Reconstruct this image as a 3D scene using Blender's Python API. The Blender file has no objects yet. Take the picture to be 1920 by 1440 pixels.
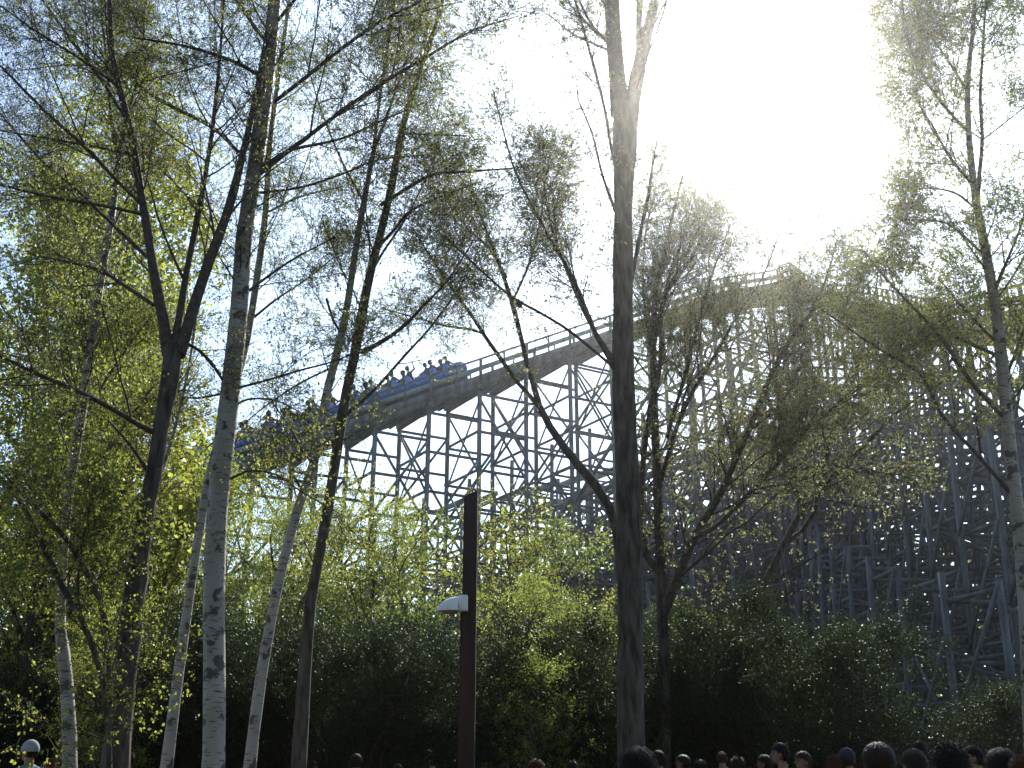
import bpy, math, random
import numpy as np
from mathutils import Vector, Matrix

# ------------------------------------------------------------------ camera
R = math.radians
PITCH = R(20.5)
FPX = 1884.0
CAM = np.array([0.0, 0.0, 1.6])
CP, SP = math.cos(PITCH), math.sin(PITCH)
scene = bpy.context.scene
COL = scene.collection
cam_data = bpy.data.cameras.new("camera")
cam = bpy.data.objects.new("camera", cam_data)
COL.objects.link(cam)
cam.location = CAM
cam.rotation_euler = (R(90) + PITCH, 0, 0)
cam_data.sensor_width = 36
cam_data.lens = 36 * FPX / 1920
cam_data.clip_start = 0.05
cam_data.clip_end = 3000
scene.camera = cam

# ------------------------------------------------------------------ light
SUN_DIR = np.array([0.2335, CP - 0.308 * SP, SP + 0.308 * CP])
SUN_DIR /= np.linalg.norm(SUN_DIR)
SUN_EL = math.asin(SUN_DIR[2])
SUN_AZ = math.atan2(SUN_DIR[0], SUN_DIR[1])
world = bpy.data.worlds.new("World")
scene.world = world
world.use_nodes = True
wn, wl = world.node_tree.nodes, world.node_tree.links
wn.clear()
sky = wn.new("ShaderNodeTexSky")
sky.sky_type = 'NISHITA'
sky.sun_disc = False
sky.sun_elevation = SUN_EL
sky.sun_rotation = SUN_AZ
sky.air_density = 1.0
sky.dust_density = 0.3
sky.ozone_density = 1.6
bg = wn.new("ShaderNodeBackground"); bg.inputs[1].default_value = 0.115
wl.new(sky.outputs[0], bg.inputs[0])
# aureole of bright air round the sun
tc = wn.new("ShaderNodeTexCoord")
nrm = wn.new("ShaderNodeVectorMath"); nrm.operation = 'NORMALIZE'
wl.new(tc.outputs['Generated'], nrm.inputs[0])
dt = wn.new("ShaderNodeVectorMath"); dt.operation = 'DOT_PRODUCT'
dt.inputs[1].default_value = tuple(SUN_DIR)
wl.new(nrm.outputs[0], dt.inputs[0])
mx = wn.new("ShaderNodeMath"); mx.operation = 'MAXIMUM'; mx.inputs[1].default_value = 0
wl.new(dt.outputs['Value'], mx.inputs[0])
tot = None
for pw, st in ((2.5, 0.36), (10, 0.52), (50, 1.6), (400, 10.0), (3000, 60.0)):
    p = wn.new("ShaderNodeMath"); p.operation = 'POWER'; p.inputs[1].default_value = pw
    wl.new(mx.outputs[0], p.inputs[0])
    m = wn.new("ShaderNodeMath"); m.operation = 'MULTIPLY'; m.inputs[1].default_value = st
    wl.new(p.outputs[0], m.inputs[0])
    if tot is None:
        tot = m
    else:
        a = wn.new("ShaderNodeMath"); a.operation = 'ADD'
        wl.new(tot.outputs[0], a.inputs[0]); wl.new(m.outputs[0], a.inputs[1]); tot = a
bg2 = wn.new("ShaderNodeBackground"); bg2.inputs[0].default_value = (0.72, 0.87, 1.0, 1)
wl.new(tot.outputs[0], bg2.inputs[1])
ads = wn.new("ShaderNodeAddShader")
wl.new(bg.outputs[0], ads.inputs[0]); wl.new(bg2.outputs[0], ads.inputs[1])
wo = wn.new("ShaderNodeOutputWorld"); wl.new(ads.outputs[0], wo.inputs[0])

sd = bpy.data.lights.new("sun", 'SUN'); sd.energy = 4.5; sd.angle = R(0.53); sd.color = (1.0, 0.95, 0.86)
so = bpy.data.objects.new("sun", sd); COL.objects.link(so)
so.rotation_euler = Vector(SUN_DIR).to_track_quat('Z', 'Y').to_euler()
so.location = (0, 0, 60)

vs = scene.view_settings
vs.view_transform = 'Standard'; vs.look = 'None'; vs.exposure = 0.95; vs.gamma = 1; vs.use_curve_mapping = False
cy = scene.cycles
cy.use_denoising = True
cy.max_bounces = 7; cy.diffuse_bounces = 3; cy.glossy_bounces = 2; cy.transmission_bounces = 4
cy.volume_bounces = 0; cy.transparent_max_bounces = 8
cy.sample_clamp_indirect = 4.0
cy.caustics_reflective = False; cy.caustics_refractive = False

# ------------------------------------------------------------------ helpers
rng = np.random.default_rng(7)
RIGHT = np.array([1.0, 0, 0]); FWD = np.array([0, CP, SP]); UP = np.array([0, -SP, CP])

def ray(px, py):
    return (px - 960) / FPX * RIGHT + FWD + (720 - py) / FPX * UP

def PT(px, py, Y):
    """world point seen at source pixel (px,py) and standing Y metres ahead"""
    d = ray(px, py)
    return CAM + d * (Y / d[1])

def PXW(w, Y, py=1000):
    """real width of w source pixels at that distance"""
    d = ray(960, py)
    return w / FPX * (Y / d[1])

def norm(v):
    return v / (np.linalg.norm(v, axis=-1, keepdims=True) + 1e-9)

def mesh_from(name, V, F, mats=(), midx=None, smooth=False):
    V = np.ascontiguousarray(V, dtype=np.float32).reshape(-1, 3)
    F = np.ascontiguousarray(F, dtype=np.int32)
    n = F.shape[1]
    me = bpy.data.meshes.new(name)
    me.vertices.add(len(V)); me.vertices.foreach_set("co", V.ravel())
    me.loops.add(F.size); me.loops.foreach_set("vertex_index", F.ravel())
    me.polygons.add(len(F))
    me.polygons.foreach_set("loop_start", np.arange(0, F.size, n, dtype=np.int32))
    me.polygons.foreach_set("loop_total", np.full(len(F), n, dtype=np.int32))
    if midx is not None:
        me.polygons.foreach_set("material_index", np.asarray(midx, dtype=np.int32))
    if smooth:
        me.polygons.foreach_set("use_smooth", np.ones(len(F), dtype=bool))
    for m in mats:
        me.materials.append(m)
    me.update(calc_edges=True)
    return me

def link(name, data, parent=None, loc=None, label=None, cat=None, group=None, kind=None):
    o = bpy.data.objects.new(name, data)
    COL.objects.link(o)
    if parent is not None:
        o.parent = parent
    if loc is not None:
        o.location = tuple(float(c) for c in loc)
    if label: o['label'] = label
    if cat: o['category'] = cat
    if group: o['group'] = group
    if kind: o['kind'] = kind
    return o

def copy_tree(o, parent=None):
    c = o.copy(); COL.objects.link(c)
    if parent is not None:
        c.parent = parent
    for ch in [x for x in bpy.data.objects if x.parent == o]:
        copy_tree(ch, c)
    return c

class MB:
    """collects quads"""
    def __init__(s): s.V = []; s.F = []; s.M = []; s.n = 0
    def add(s, V, F, m=0):
        V = np.asarray(V, float).reshape(-1, 3); F = np.asarray(F, int)
        s.V.append(V); s.F.append(F + s.n); s.M.append(np.full(len(F), m)); s.n += len(V)
    def beam(s, p0, p1, w, h, up=(0, 0, 1), m=0):
        p0 = np.asarray(p0, float); p1 = np.asarray(p1, float)
        t = norm(p1 - p0); u = np.asarray(up, float)
        if abs(np.dot(t, u)) > .98: u = np.array([.86, .51, 0])
        a = norm(np.cross(t, u)); b = np.cross(a, t)
        V = [p + sx * a * w / 2 + sy * b * h / 2 for p in (p0, p1) for sx, sy in ((-1, -1), (1, -1), (1, 1), (-1, 1))]
        s.add(V, [(3, 2, 1, 0), (4, 5, 6, 7), (0, 1, 5, 4), (1, 2, 6, 5), (2, 3, 7, 6), (3, 0, 4, 7)], m)
    def box(s, c, size, m=0):
        c = np.asarray(c, float); x, y, z = [k / 2 for k in size]
        V = [c + np.array(q) for q in ((-x,-y,-z),(x,-y,-z),(x,y,-z),(-x,y,-z),(-x,-y,z),(x,-y,z),(x,y,z),(-x,y,z))]
        s.add(V, [(3,2,1,0),(4,5,6,7),(0,1,5,4),(1,2,6,5),(2,3,7,6),(3,0,4,7)], m)
    def mesh(s, name, mats, off=(0, 0, 0), smooth=False):
        return mesh_from(name, np.concatenate(s.V) - np.asarray(off), np.concatenate(s.F), mats,
                         np.concatenate(s.M), smooth)

def tubes(P, Rr, sides):
    """P (N,K,3), Rr (N,K) -> V, F (quads)"""
    N, K, _ = P.shape
    T = norm(np.gradient(P, axis=1))
    ref = np.zeros_like(T); ref[...] = (0.31, 0.83, 0.46)
    A = norm(np.cross(T, ref)); B = np.cross(T, A)
    th = np.arange(sides) * 2 * np.pi / sides
    V = P[:, :, None, :] + Rr[:, :, None, None] * (np.cos(th)[None, None, :, None] * A[:, :, None, :] + np.sin(th)[None, None, :, None] * B[:, :, None, :])
    base = (np.arange(N) * K * sides)[:, None, None]
    k = (np.arange(K - 1) * sides)[None, :, None]
    j = np.arange(sides)[None, None, :]; j2 = (j + 1) % sides
    F = np.stack([base + k + j, base + k + j2, base + k + sides + j2, base + k + sides + j], -1)
    return V.reshape(-1, 3), F.reshape(-1, 4)

def smooth_line(pts, rad, K):
    """Catmull-Rom resample of polyline -> K points"""
    pts = np.asarray(pts, float); rad = np.asarray(rad, float)
    n = len(pts)
    ext = np.vstack([2 * pts[0] - pts[1], pts, 2 * pts[-1] - pts[-2]])
    seg = np.linalg.norm(np.diff(pts, axis=0), axis=1); s = np.concatenate([[0], np.cumsum(seg)])
    out = []; rr = []
    for u in np.linspace(0, s[-1], K):
        i = min(np.searchsorted(s, u, side='right') - 1, n - 2); i = max(i, 0)
        t = (u - s[i]) / max(seg[i], 1e-6)
        p0, p1, p2, p3 = ext[i], ext[i + 1], ext[i + 2], ext[i + 3]
        out.append(.5 * ((2 * p1) + (-p0 + p2) * t + (2 * p0 - 5 * p1 + 4 * p2 - p3) * t * t + (-p0 + 3 * p1 - 3 * p2 + p3) * t ** 3))
        rr.append(rad[i] * (1 - t) + rad[i + 1] * t)
    return np.array(out), np.array(rr)

def spawn(P, Rr, n, tmin, tmax, lmin, lmax, ang, up, trop, K=7, rk=.55, rl=.011, rmin=.0025, wob=.12, bias=None, tper=True):
    """children along every parent of a batch"""
    N, Kp, _ = P.shape
    n = max(1, int(n))
    t = rng.uniform(tmin, tmax, (N, n)) * (Kp - 1)
    i = np.clip(t.astype(int), 0, Kp - 2); f = (t - i)[..., None]
    I = np.arange(N)[:, None]
    pos = P[I, i] * (1 - f) + P[I, i + 1] * f
    tan = norm(P[I, i + 1] - P[I, i])
    r0 = Rr[I, i] * (1 - f[..., 0]) + Rr[I, i + 1] * f[..., 0]
    pos = pos.reshape(-1, 3); tan = tan.reshape(-1, 3); r0 = r0.ravel(); tt = (t / (Kp - 1)).ravel()
    M = len(pos)
    rnd = norm(rng.normal(size=(M, 3)))
    perp = norm(rnd - (rnd * tan).sum(1, keepdims=True) * tan)
    a = np.radians(rng.uniform(*ang, M))[:, None]
    d = np.cos(a) * tan + np.sin(a) * perp
    d[:, 2] += up
    if bias is not None: d += np.asarray(bias)
    d = norm(d)
    L = rng.uniform(lmin, lmax, M)
    if tper: L = L * (1.15 - .65 * tt)
    rb = np.minimum(r0 * rk, L * rl); rb = np.maximum(rb, rmin)
    out = np.zeros((M, K, 3)); out[:, 0] = pos
    for k in range(1, K):
        d = norm(d + rng.normal(size=(M, 3)) * wob + np.array([0, 0, trop]))
        out[:, k] = out[:, k - 1] + d * (L / (K - 1))[:, None]
    q = np.linspace(0, 1, K)[None, :]
    RR = np.maximum(rb[:, None] * (1 - .8 * q), rmin * .8)
    return out, RR

def leaves(P, n, size, aspect=.75, hang=.4, spread=.05, tmin=.15, offs=None):
    """quads on twigs; n per twig"""
    N, K, _ = P.shape
    if N == 0: return np.zeros((0, 3)), np.zeros((0, 4), int)
    nc = max(1, int(round(n / 2.6)))                 # leaves sit in small clusters on the twig
    t = rng.uniform(tmin, 1.0, (N, nc)) * (K - 1)
    t = t[:, rng.integers(0, nc, n)]
    i = np.clip(t.astype(int), 0, K - 2); f = (t - i)[..., None]
    I = np.arange(N)[:, None]
    pos = (P[I, i] * (1 - f) + P[I, i + 1] * f).reshape(-1, 3)
    M = len(pos)
    size = size * np.repeat(rng.uniform(.7, 1.25, N), n)[:, None]
    pos = pos + rng.normal(size=(M, 3)) * spread * .55
    d = norm(rng.normal(size=(M, 3)) + np.array([0, 0, -hang * 2]))
    r = norm(rng.normal(size=(M, 3)))
    s = norm(np.cross(d, r)); nn = np.cross(d, s)
    L = size * rng.uniform(.65, 1.3, M)[:, None]; W = L * aspect / 2
    v0 = pos; v2 = pos + d * L
    v1 = pos + d * L * .45 + s * W + nn * L * .1
    v3 = pos + d * L * .45 - s * W + nn * L * .1
    V = np.stack([v0, v1, v2, v3], 1).reshape(-1, 3)
    return V, np.arange(M * 4).reshape(-1, 4)

# ------------------------------------------------------------------ materials
def new_mat(name):
    m = bpy.data.materials.new(name); m.use_nodes = True
    m.node_tree.nodes.clear()
    return m, m.node_tree.nodes, m.node_tree.links

def noise_mat(name, c1, c2, scale=6, rough=.8, zs=1.0, bump=.0, detail=5, spec=.3, lo=.35, hi=.65, metallic=0):
    m, n, l = new_mat(name)
    tc = n.new("ShaderNodeTexCoord"); mp = n.new("ShaderNodeMapping"); mp.inputs['Scale'].default_value = (1, 1, zs)
    nt = n.new("ShaderNodeTexNoise"); nt.inputs['Scale'].default_value = scale; nt.inputs['Detail'].default_value = detail
    cr = n.new("ShaderNodeValToRGB")
    cr.color_ramp.elements[0].position = lo; cr.color_ramp.elements[0].color = (*c1, 1)
    cr.color_ramp.elements[1].position = hi; cr.color_ramp.elements[1].color = (*c2, 1)
    b = n.new("ShaderNodeBsdfPrincipled"); b.inputs['Roughness'].default_value = rough
    b.inputs['Specular IOR Level'].default_value = spec; b.inputs['Metallic'].default_value = metallic
    o = n.new("ShaderNodeOutputMaterial")
    l.new(tc.outputs['Object'], mp.inputs[0]); l.new(mp.outputs[0], nt.inputs[0]); l.new(nt.outputs[0], cr.inputs[0])
    l.new(cr.outputs[0], b.inputs['Base Color']); l.new(b.outputs[0], o.inputs[0])
    if bump:
        bp = n.new("ShaderNodeBump"); bp.inputs['Strength'].default_value = bump; bp.inputs['Distance'].default_value = .02
        l.new(nt.outputs[0], bp.inputs['Height']); l.new(bp.outputs[0], b.inputs['Normal'])
    return m

def leaf_mat(name, c1, c2, trans=.5, rough=.4, tcol=None, spec=.35):
    m, n, l = new_mat(name)
    g = n.new("ShaderNodeNewGeometry")
    mixc = n.new("ShaderNodeMix"); mixc.data_type = 'RGBA'
    mixc.inputs[6].default_value = (*c1, 1); mixc.inputs[7].default_value = (*c2, 1)
    l.new(g.outputs['Random Per Island'], mixc.inputs[0])
    b = n.new("ShaderNodeBsdfPrincipled"); b.inputs['Roughness'].default_value = rough
    b.inputs['Specular IOR Level'].default_value = spec
    t = n.new("ShaderNodeBsdfTranslucent")
    l.new(mixc.outputs[2], b.inputs['Base Color'])
    hs = n.new("ShaderNodeHueSaturation"); hs.inputs['Saturation'].default_value = 1.0
    hs.inputs['Value'].default_value = 2.7 if tcol is None else tcol
    hs.inputs['Hue'].default_value = .48
    l.new(mixc.outputs[2], hs.inputs['Color']); l.new(hs.outputs[0], t.inputs['Color'])
    ms = n.new("ShaderNodeMixShader"); ms.inputs[0].default_value = trans
    l.new(b.outputs[0], ms.inputs[1]); l.new(t.outputs[0], ms.inputs[2])
    o = n.new("ShaderNodeOutputMaterial"); l.new(ms.outputs[0], o.inputs[0])
    return m

def birch_mat(name, white=(.40, .385, .36), amount=.85):
    m, n, l = new_mat(name)
    tc = n.new("ShaderNodeTexCoord")
    def nz(sx, sz, scale, det=3):
        mp = n.new("ShaderNodeMapping"); mp.inputs['Scale'].default_value = (sx, sx, sz)
        nt = n.new("ShaderNodeTexNoise"); nt.inputs['Scale'].default_value = scale; nt.inputs['Detail'].default_value = det
        l.new(tc.outputs['Object'], mp.inputs[0]); l.new(mp.outputs[0], nt.inputs[0]); return nt
    def ramp(src, lo, hi):
        r = n.new("ShaderNodeMapRange"); r.inputs[1].default_value = lo; r.inputs[2].default_value = hi
        l.new(src, r.inputs[0]); return r
    lent = ramp(nz(3.0, 26, 2.2).outputs[0], .60, .64)         # thin horizontal lenticels
    patch = ramp(nz(2.2, 2.6, 2.2, 4).outputs[0], .66 - .12 * amount, .71 - .12 * amount)   # dark diamond scars
    wide = ramp(nz(1.2, .8, 1.4, 4).outputs[0], .25, .8)
    base = n.new("ShaderNodeMix"); base.data_type = 'RGBA'
    base.inputs[6].default_value = (*white, 1); base.inputs[7].default_value = (white[0] * .5, white[1] * .42, white[2] * .36, 1)
    l.new(wide.outputs[0], base.inputs[0])
    mxm = n.new("ShaderNodeMath"); mxm.operation = 'MAXIMUM'
    l.new(lent.outputs[0], mxm.inputs[0]); l.new(patch.outputs[0], mxm.inputs[1])
    ff = n.new("ShaderNodeMath"); ff.operation = 'MULTIPLY'; ff.inputs[1].default_value = .93
    l.new(mxm.outputs[0], ff.inputs[0])
    c = n.new("ShaderNodeMix"); c.data_type = 'RGBA'; c.inputs[7].default_value = (.035, .028, .024, 1)
    l.new(ff.outputs[0], c.inputs[0]); l.new(base.outputs[2], c.inputs[6])
    b = n.new("ShaderNodeBsdfPrincipled"); b.inputs['Roughness'].default_value = .6
    l.new(c.outputs[2], b.inputs['Base Color'])
    bp = n.new("ShaderNodeBump"); bp.inputs['Strength'].default_value = .5; bp.inputs['Distance'].default_value = .01
    l.new(mxm.outputs[0], bp.inputs['Height']); l.new(bp.outputs[0], b.inputs['Normal'])
    o = n.new("ShaderNodeOutputMaterial"); l.new(b.outputs[0], o.inputs[0])
    return m

M = {}
M['birch'] = birch_mat('white_birch_bark')
M['birch_dark'] = birch_mat('grey_birch_bark', (.36, .32, .28), 1.0)
M['bark'] = noise_mat('dark_bark', (.03, .024, .019), (.11, .09, .075), 15, .9, .22, 1.0)
M['bark_grey'] = noise_mat('grey_bark', (.07, .06, .055), (.17, .15, .13), 8, .9, .15, .8)
M['twig'] = noise_mat('twig_bark', (.035, .024, .018), (.085, .06, .045), 14, .8)
M['leaf_spring'] = leaf_mat('spring_leaf', (.085, .11, .02), (.15, .17, .035), .62)
M['leaf_yellow'] = leaf_mat('yellow_green_leaf', (.09, .12, .018), (.16, .18, .03), .62)
M['leaf_willow'] = leaf_mat('grey_green_leaf', (.09, .11, .04), (.15, .165, .06), .65)
M['leaf_mid'] = leaf_mat('green_leaf', (.06, .10, .02), (.12, .15, .03), .6)
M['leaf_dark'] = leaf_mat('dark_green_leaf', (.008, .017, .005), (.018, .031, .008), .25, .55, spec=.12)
M['wood'] = noise_mat('weathered_grey_timber', (.068, .069, .074), (.140, .142, .148), 3, .85, .3, .3)
M['wood_teal'] = noise_mat('green_grey_painted_board', (.12, .17, .17), (.19, .24, .24), 4, .7)
M['steel'] = noise_mat('worn_steel', (.25, .25, .25), (.45, .44, .42), 8, .35, 1, 0, 4, .5, metallic=.9)
M['blue'] = noise_mat('blue_car_paint', (.03, .13, .42), (.05, .18, .52), 3, .35, spec=.5)
M['dark'] = noise_mat('black_rubber', (.015, .015, .017), (.04, .04, .045), 9, .7)
M['grass'] = noise_mat('grass', (.03, .05, .012), (.08, .11, .03), 2.2, .9, 1, .4)
M['path'] = noise_mat('asphalt', (.04, .04, .04), (.075, .072, .07), 30, .9, 1, .3)
M['post'] = noise_mat('red_brown_painted_post', (.026, .012, .010), (.060, .024, .019), 7, .65, .12, .5)
M['white'] = noise_mat('white_enamel', (.68, .69, .70), (.80, .80, .80), 5, .4)
M['glass'] = noise_mat('amber_lamp_glass', (.35, .16, .10), (.5, .25, .16), 6, .15, spec=.6)

# ------------------------------------------------------------------ the ground
def sheet(name, x0, x1, y0, y1, z, nx, ny, mat, amp=0, **kw):
    xs = np.linspace(x0, x1, nx); ys = np.linspace(y0, y1, ny)
    X, Y = np.meshgrid(xs, ys)
    Z = z + amp * (np.sin(X * .21 + 1) * np.cos(Y * .17) + .5 * np.sin(X * .53 + Y * .4))
    V = np.stack([X, Y, Z], -1).reshape(-1, 3)
    i = np.arange(nx - 1)[None, :] + (np.arange(ny - 1) * nx)[:, None]
    F = np.stack([i, i + 1, i + 1 + nx, i + nx], -1).reshape(-1, 4)
    return link(name, mesh_from(name, V, F, [mat], smooth=True), **kw)
sheet('ground', -800, 800, -300, 1500, 0, 60, 60, M['grass'], kind='structure')
sheet('path', -60, 60, -6, 17.2, .012, 2, 2, M['path'], kind='structure')
kb = MB(); kb.box((0, 17.3, .05), (120, .16, .16))
link('kerb', kb.mesh('kerb', [noise_mat('concrete', (.3, .3, .29), (.42, .41, .4), 8)]), kind='structure')

# ------------------------------------------------------------------ trees
def plant_tree(name, label, cat, limbs, Y, bark, leafm, twig=None, base=None, group=None,
               l1=10, l2=7, l3=6, nleaf=7, lsize=.036, len1=(1.2, 2.6), len2=(.5, 1.1), len3=(.2, .5), up1=.28, up2=.12,
               trop1=.05, trop2=-.02, ang1=(30, 65), t1=.15, bare=0.0, aspect=.75, hang=.5, spread=.03, trunk_first=1, kids=None,
               sides=12, rmin=.0026, leaf_low=None):
    """limbs: list of (points [(px,py,widthpx[,dY])...], Yoffset at start/end, number of side branches)"""
    twig = twig or M['twig']
    lines = []
    for li, lb in enumerate(limbs):
        pts, rad = [], []
        dy0, dy1 = lb.get('dy', (0, 0))
        for q, p in enumerate(lb['p']):
            yy = Y + dy0 + (dy1 - dy0) * q / max(1, len(lb['p']) - 1)
            w = PT(p[0], p[1], yy); pts.append(w)
            rad.append(PXW(p[2], yy, p[1]) / 2)
        if lb.get('ground'):
            b = pts[0].copy(); d = pts[0] - pts[1]
            k = (b[2]) / max(abs(d[2]), .1)
            g = b + d * min(k, 3.0) * .6; g[2] = -.15
            pts.insert(0, g); rad.insert(0, rad[0] * 1.35)
        K = 30 if li < trunk_first else 16
        P, Q = smooth_line(pts, rad, K)
        Q = Q * (1 + rng.normal(size=K) * (.05 if bark == M['bark'] else .025))
        lines.append((P, Q, lb))
    root_loc = lines[0][0][0].copy(); root_loc[2] = 0
    root = link(name, None, loc=root_loc, label=label, cat=cat, group=group)
    Vt, Ft, off = [], [], 0
    Vb, Fb, offb = [], [], 0
    Pl1, Rl1 = [], []
    for li, (P, Q, lb) in enumerate(lines):
        Vx, Fx = tubes(P[None], Q[None], sides if li < trunk_first else 8)
        if li < trunk_first or lb.get('bark'):
            Vt.append(Vx); Ft.append(Fx + off); off += len(Vx)
        else:
            Vb.append(Vx); Fb.append(Fx + offb); offb += len(Vx)
        nb = lb.get('n', 8)
        if nb:
            p2, r2 = spawn(P[None], Q[None], nb, lb.get('t0', t1), 1.0, lb.get('l', len1)[0], lb.get('l', len1)[1], ang1, up1, trop1, 8, .5, .010, .004, .1)
            Pl1.append(p2); Rl1.append(r2)
        # direct twigs on limbs
        if nb and li >= 1:
            Pd, Rd = spawn(P[None], Q[None], nb * 2, .3, 1.0, len2[0], len2[1], (30, 70), up2, trop2, 8, .5, .009, .003, .14)
            Pl1.append(Pd); Rl1.append(Rd)
    P1 = np.concatenate(Pl1); R1 = np.concatenate(Rl1)
    P2, R2 = spawn(P1, R1, l2, .15, 1.0, *len2, (25, 75), up2, trop2, 7, .6, .009, rmin * 1.15, .21)
    P3, R3 = spawn(P2, R2, l3, .1, 1.0, *len3, (25, 75), 0.0, trop2 * 2, 4, .6, .008, rmin, .24)
    for (P, Q, s) in ((P1, R1, 5), (P2, R2, 4), (P3, R3, 3)):
        Vx, Fx = tubes(P, Q, s); Vb.append(Vx); Fb.append(Fx + offb); offb += len(Vx)
    link('trunk', mesh_from('trunk', np.concatenate(Vt) - root_loc, np.concatenate(Ft), [bark], smooth=True), root)
    link('branches', mesh_from('branches', np.concatenate(Vb) - root_loc, np.concatenate(Fb), [twig], smooth=True), root)
    Vl, Fl = leaves(P3, nleaf, lsize, aspect, hang, spread)
    V2, F2 = leaves(P2, max(1, nleaf), lsize, aspect, hang, spread)
    V = np.concatenate([Vl, V2]); F = np.concatenate([Fl, F2 + len(Vl)])
    link('crown', mesh_from('crown', V - root_loc, F, [leafm]), root)
    return root

D = dict
# -- the big white birch in front
plant_tree('birch_tree', 'thickest white-barked birch, nearly upright, with black scars down its trunk', 'birch',
  [D(p=[(400,1440,43),(402,1250,42),(401,1100,40),(408,950,39),(418,850,38),(438,680,35),(450,560,33),(458,440,30),(476,330,30),(490,230,30),(503,120,28),(515,0,24),(530,-160,18),(540,-330,8)], ground=1, n=21, t0=.42),
   D(p=[(513,192,8),(567,150,8),(633,97,7),(713,40,6),(787,3,5),(870,-60,3)], dy=(0,-1.5), n=7),
   D(p=[(480,332,9),(533,290,8),(640,209,8),(727,150,7),(800,107,6),(880,60,4),(973,30,2)], dy=(0,-1), n=10),
   D(p=[(496,312,7),(540,283,6),(640,260,5),(707,230,4),(790,195,2)], dy=(0,.8), n=6),
   D(p=[(470,363,5),(560,352,5),(640,327,4),(707,300,3),(800,290,2)], dy=(0,1.2), n=6),
   D(p=[(490,143,8),(433,113,7),(350,87,5),(247,70,3)], dy=(0,-1), n=7),
   D(p=[(500,80,8),(470,40,7),(430,-20,5),(380,-90,3)], dy=(0,1), n=7),
   D(p=[(460,300,6),(400,240,8),(317,197,7),(260,160,5),(213,103,3)], dy=(.3,1.5), n=8),
   D(p=[(447,727,5),(500,713,4),(560,695,4),(627,677,3),(690,650,2)], dy=(0,-.8), n=4, l=(.4,1)),
   D(p=[(440,760,5),(470,748,4),(520,752,3),(575,780,2)], dy=(0,.5), n=2, l=(.3,.8)),
   D(p=[(432,898,5),(467,883,4),(517,890,4),(567,923,3),(640,965,2)], dy=(0,-.5), n=3, l=(.3,.8)),
   D(p=[(432,735,5),(375,746,4),(335,748,3),(300,775,2)], dy=(0,.5), n=2, l=(.4,1)),
   D(p=[(448,560,6),(500,520,5),(560,480,4),(640,440,2)], dy=(0,1), n=5),
   D(p=[(520,40,7),(560,-10,6),(620,-90,3)], dy=(0,-1), n=6)],
  13.5, M['birch'], M['leaf_spring'], l2=9, l3=6, nleaf=3, lsize=.034)
# -- slim birch left of it, leaning right
plant_tree('birch_tree', 'slim white birch leaning right, its foot just left of the thickest birch', 'birch',
  [D(p=[(312,1440,24),(335,1260,20),(352,1140,18),(378,970,17),(400,860,16),(430,760,15),(462,640,14),(482,520,13),(498,400,12),(505,280,11),(520,160,9),(540,20,7),(560,-140,4)], ground=1, n=22, t0=.45),
   D(p=[(470,600,5),(520,560,4),(580,520,3),(640,470,2)], dy=(0,1), n=6),
   D(p=[(498,400,4),(560,370,4),(640,350,2)], dy=(0,1), n=5)],
  16.0, M['birch'], M['leaf_spring'], l2=8, l3=6, nleaf=3, lsize=.034)
# -- leaning birch right of it
plant_tree('birch_tree', 'white birch leaning right beside the dark leaning trunk, forked high up', 'birch',
  [D(p=[(468,1440,24),(485,1300,22),(503,1190,20),(525,1080,19),(548,990,18),(570,920,17),(590,860,17),(612,740,16),(635,650,15),(650,580,13),(668,460,12),(684,370,11),(700,285,9)], ground=1, n=12, t0=.5),
   D(p=[(700,285,7),(710,200,6),(725,100,5),(740,0,4),(750,-120,2)], n=12),
   D(p=[(700,285,7),(735,190,5),(765,100,4),(800,0,3)], dy=(0,.5), n=12),
   D(p=[(612,560,5),(625,600,5),(640,625,6)], dy=(0,0), n=2, l=(.4,.8)),
   D(p=[(620,690,4),(560,720,4),(500,760,3),(450,800,2)], dy=(0,.7), n=4, l=(.4,1)),
   D(p=[(680,375,5),(640,300,4),(600,200,3),(570,100,2)], dy=(0,.8), n=8)],
  15.0, M['birch'], M['leaf_spring'], l2=8, l3=6, nleaf=3, lsize=.033)
# -- dark leaning trunk
plant_tree('leaning_tree', 'dark slim trunk leaning right across the train, just right of the forked birch', 'tree',
  [D(p=[(560,1440,27),(572,1250,24),(582,1130,22),(605,1010,20),(625,890,19),(645,760,19),(668,650,18),(690,530,16),(713,440,15),(735,345,14),(757,230,12),(785,140,9),(822,30,7),(850,-80,4)], ground=1, n=12, t0=.5),
   D(p=[(679,662,9),(710,644,9),(737,627,8),(769,600,7),(787,580,6),(833,533,4),(870,480,3),(900,430,2)], dy=(0,-1), n=6, l=(.5,1.2)),
   D(p=[(645,780,9),(670,760,7),(707,726,6),(755,671,5),(815,604,4),(873,520,3),(893,480,2)], dy=(0,.6), n=6, l=(.5,1.2)),
   D(p=[(713,385,7),(773,347,7),(813,327,6),(873,322,5),(967,315,3),(1000,310,2)], dy=(0,-1), n=5, l=(.5,1.1)),
   D(p=[(700,473,7),(740,430,6),(773,393,5),(857,357,3),(900,340,2)], dy=(0,.8), n=5, l=(.5,1.1)),
   D(p=[(750,250,5),(800,252,4),(875,255,3)], dy=(0,-.5), n=4, l=(.5,1.2)),
   D(p=[(690,520,6),(720,470,5),(760,410,4),(800,330,3),(830,240,2)], dy=(0,1.5), n=8, l=(.6,1.4))],
  15.5, M['bark'], M['leaf_spring'], l2=8, l3=6, nleaf=3, lsize=.036)
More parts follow.
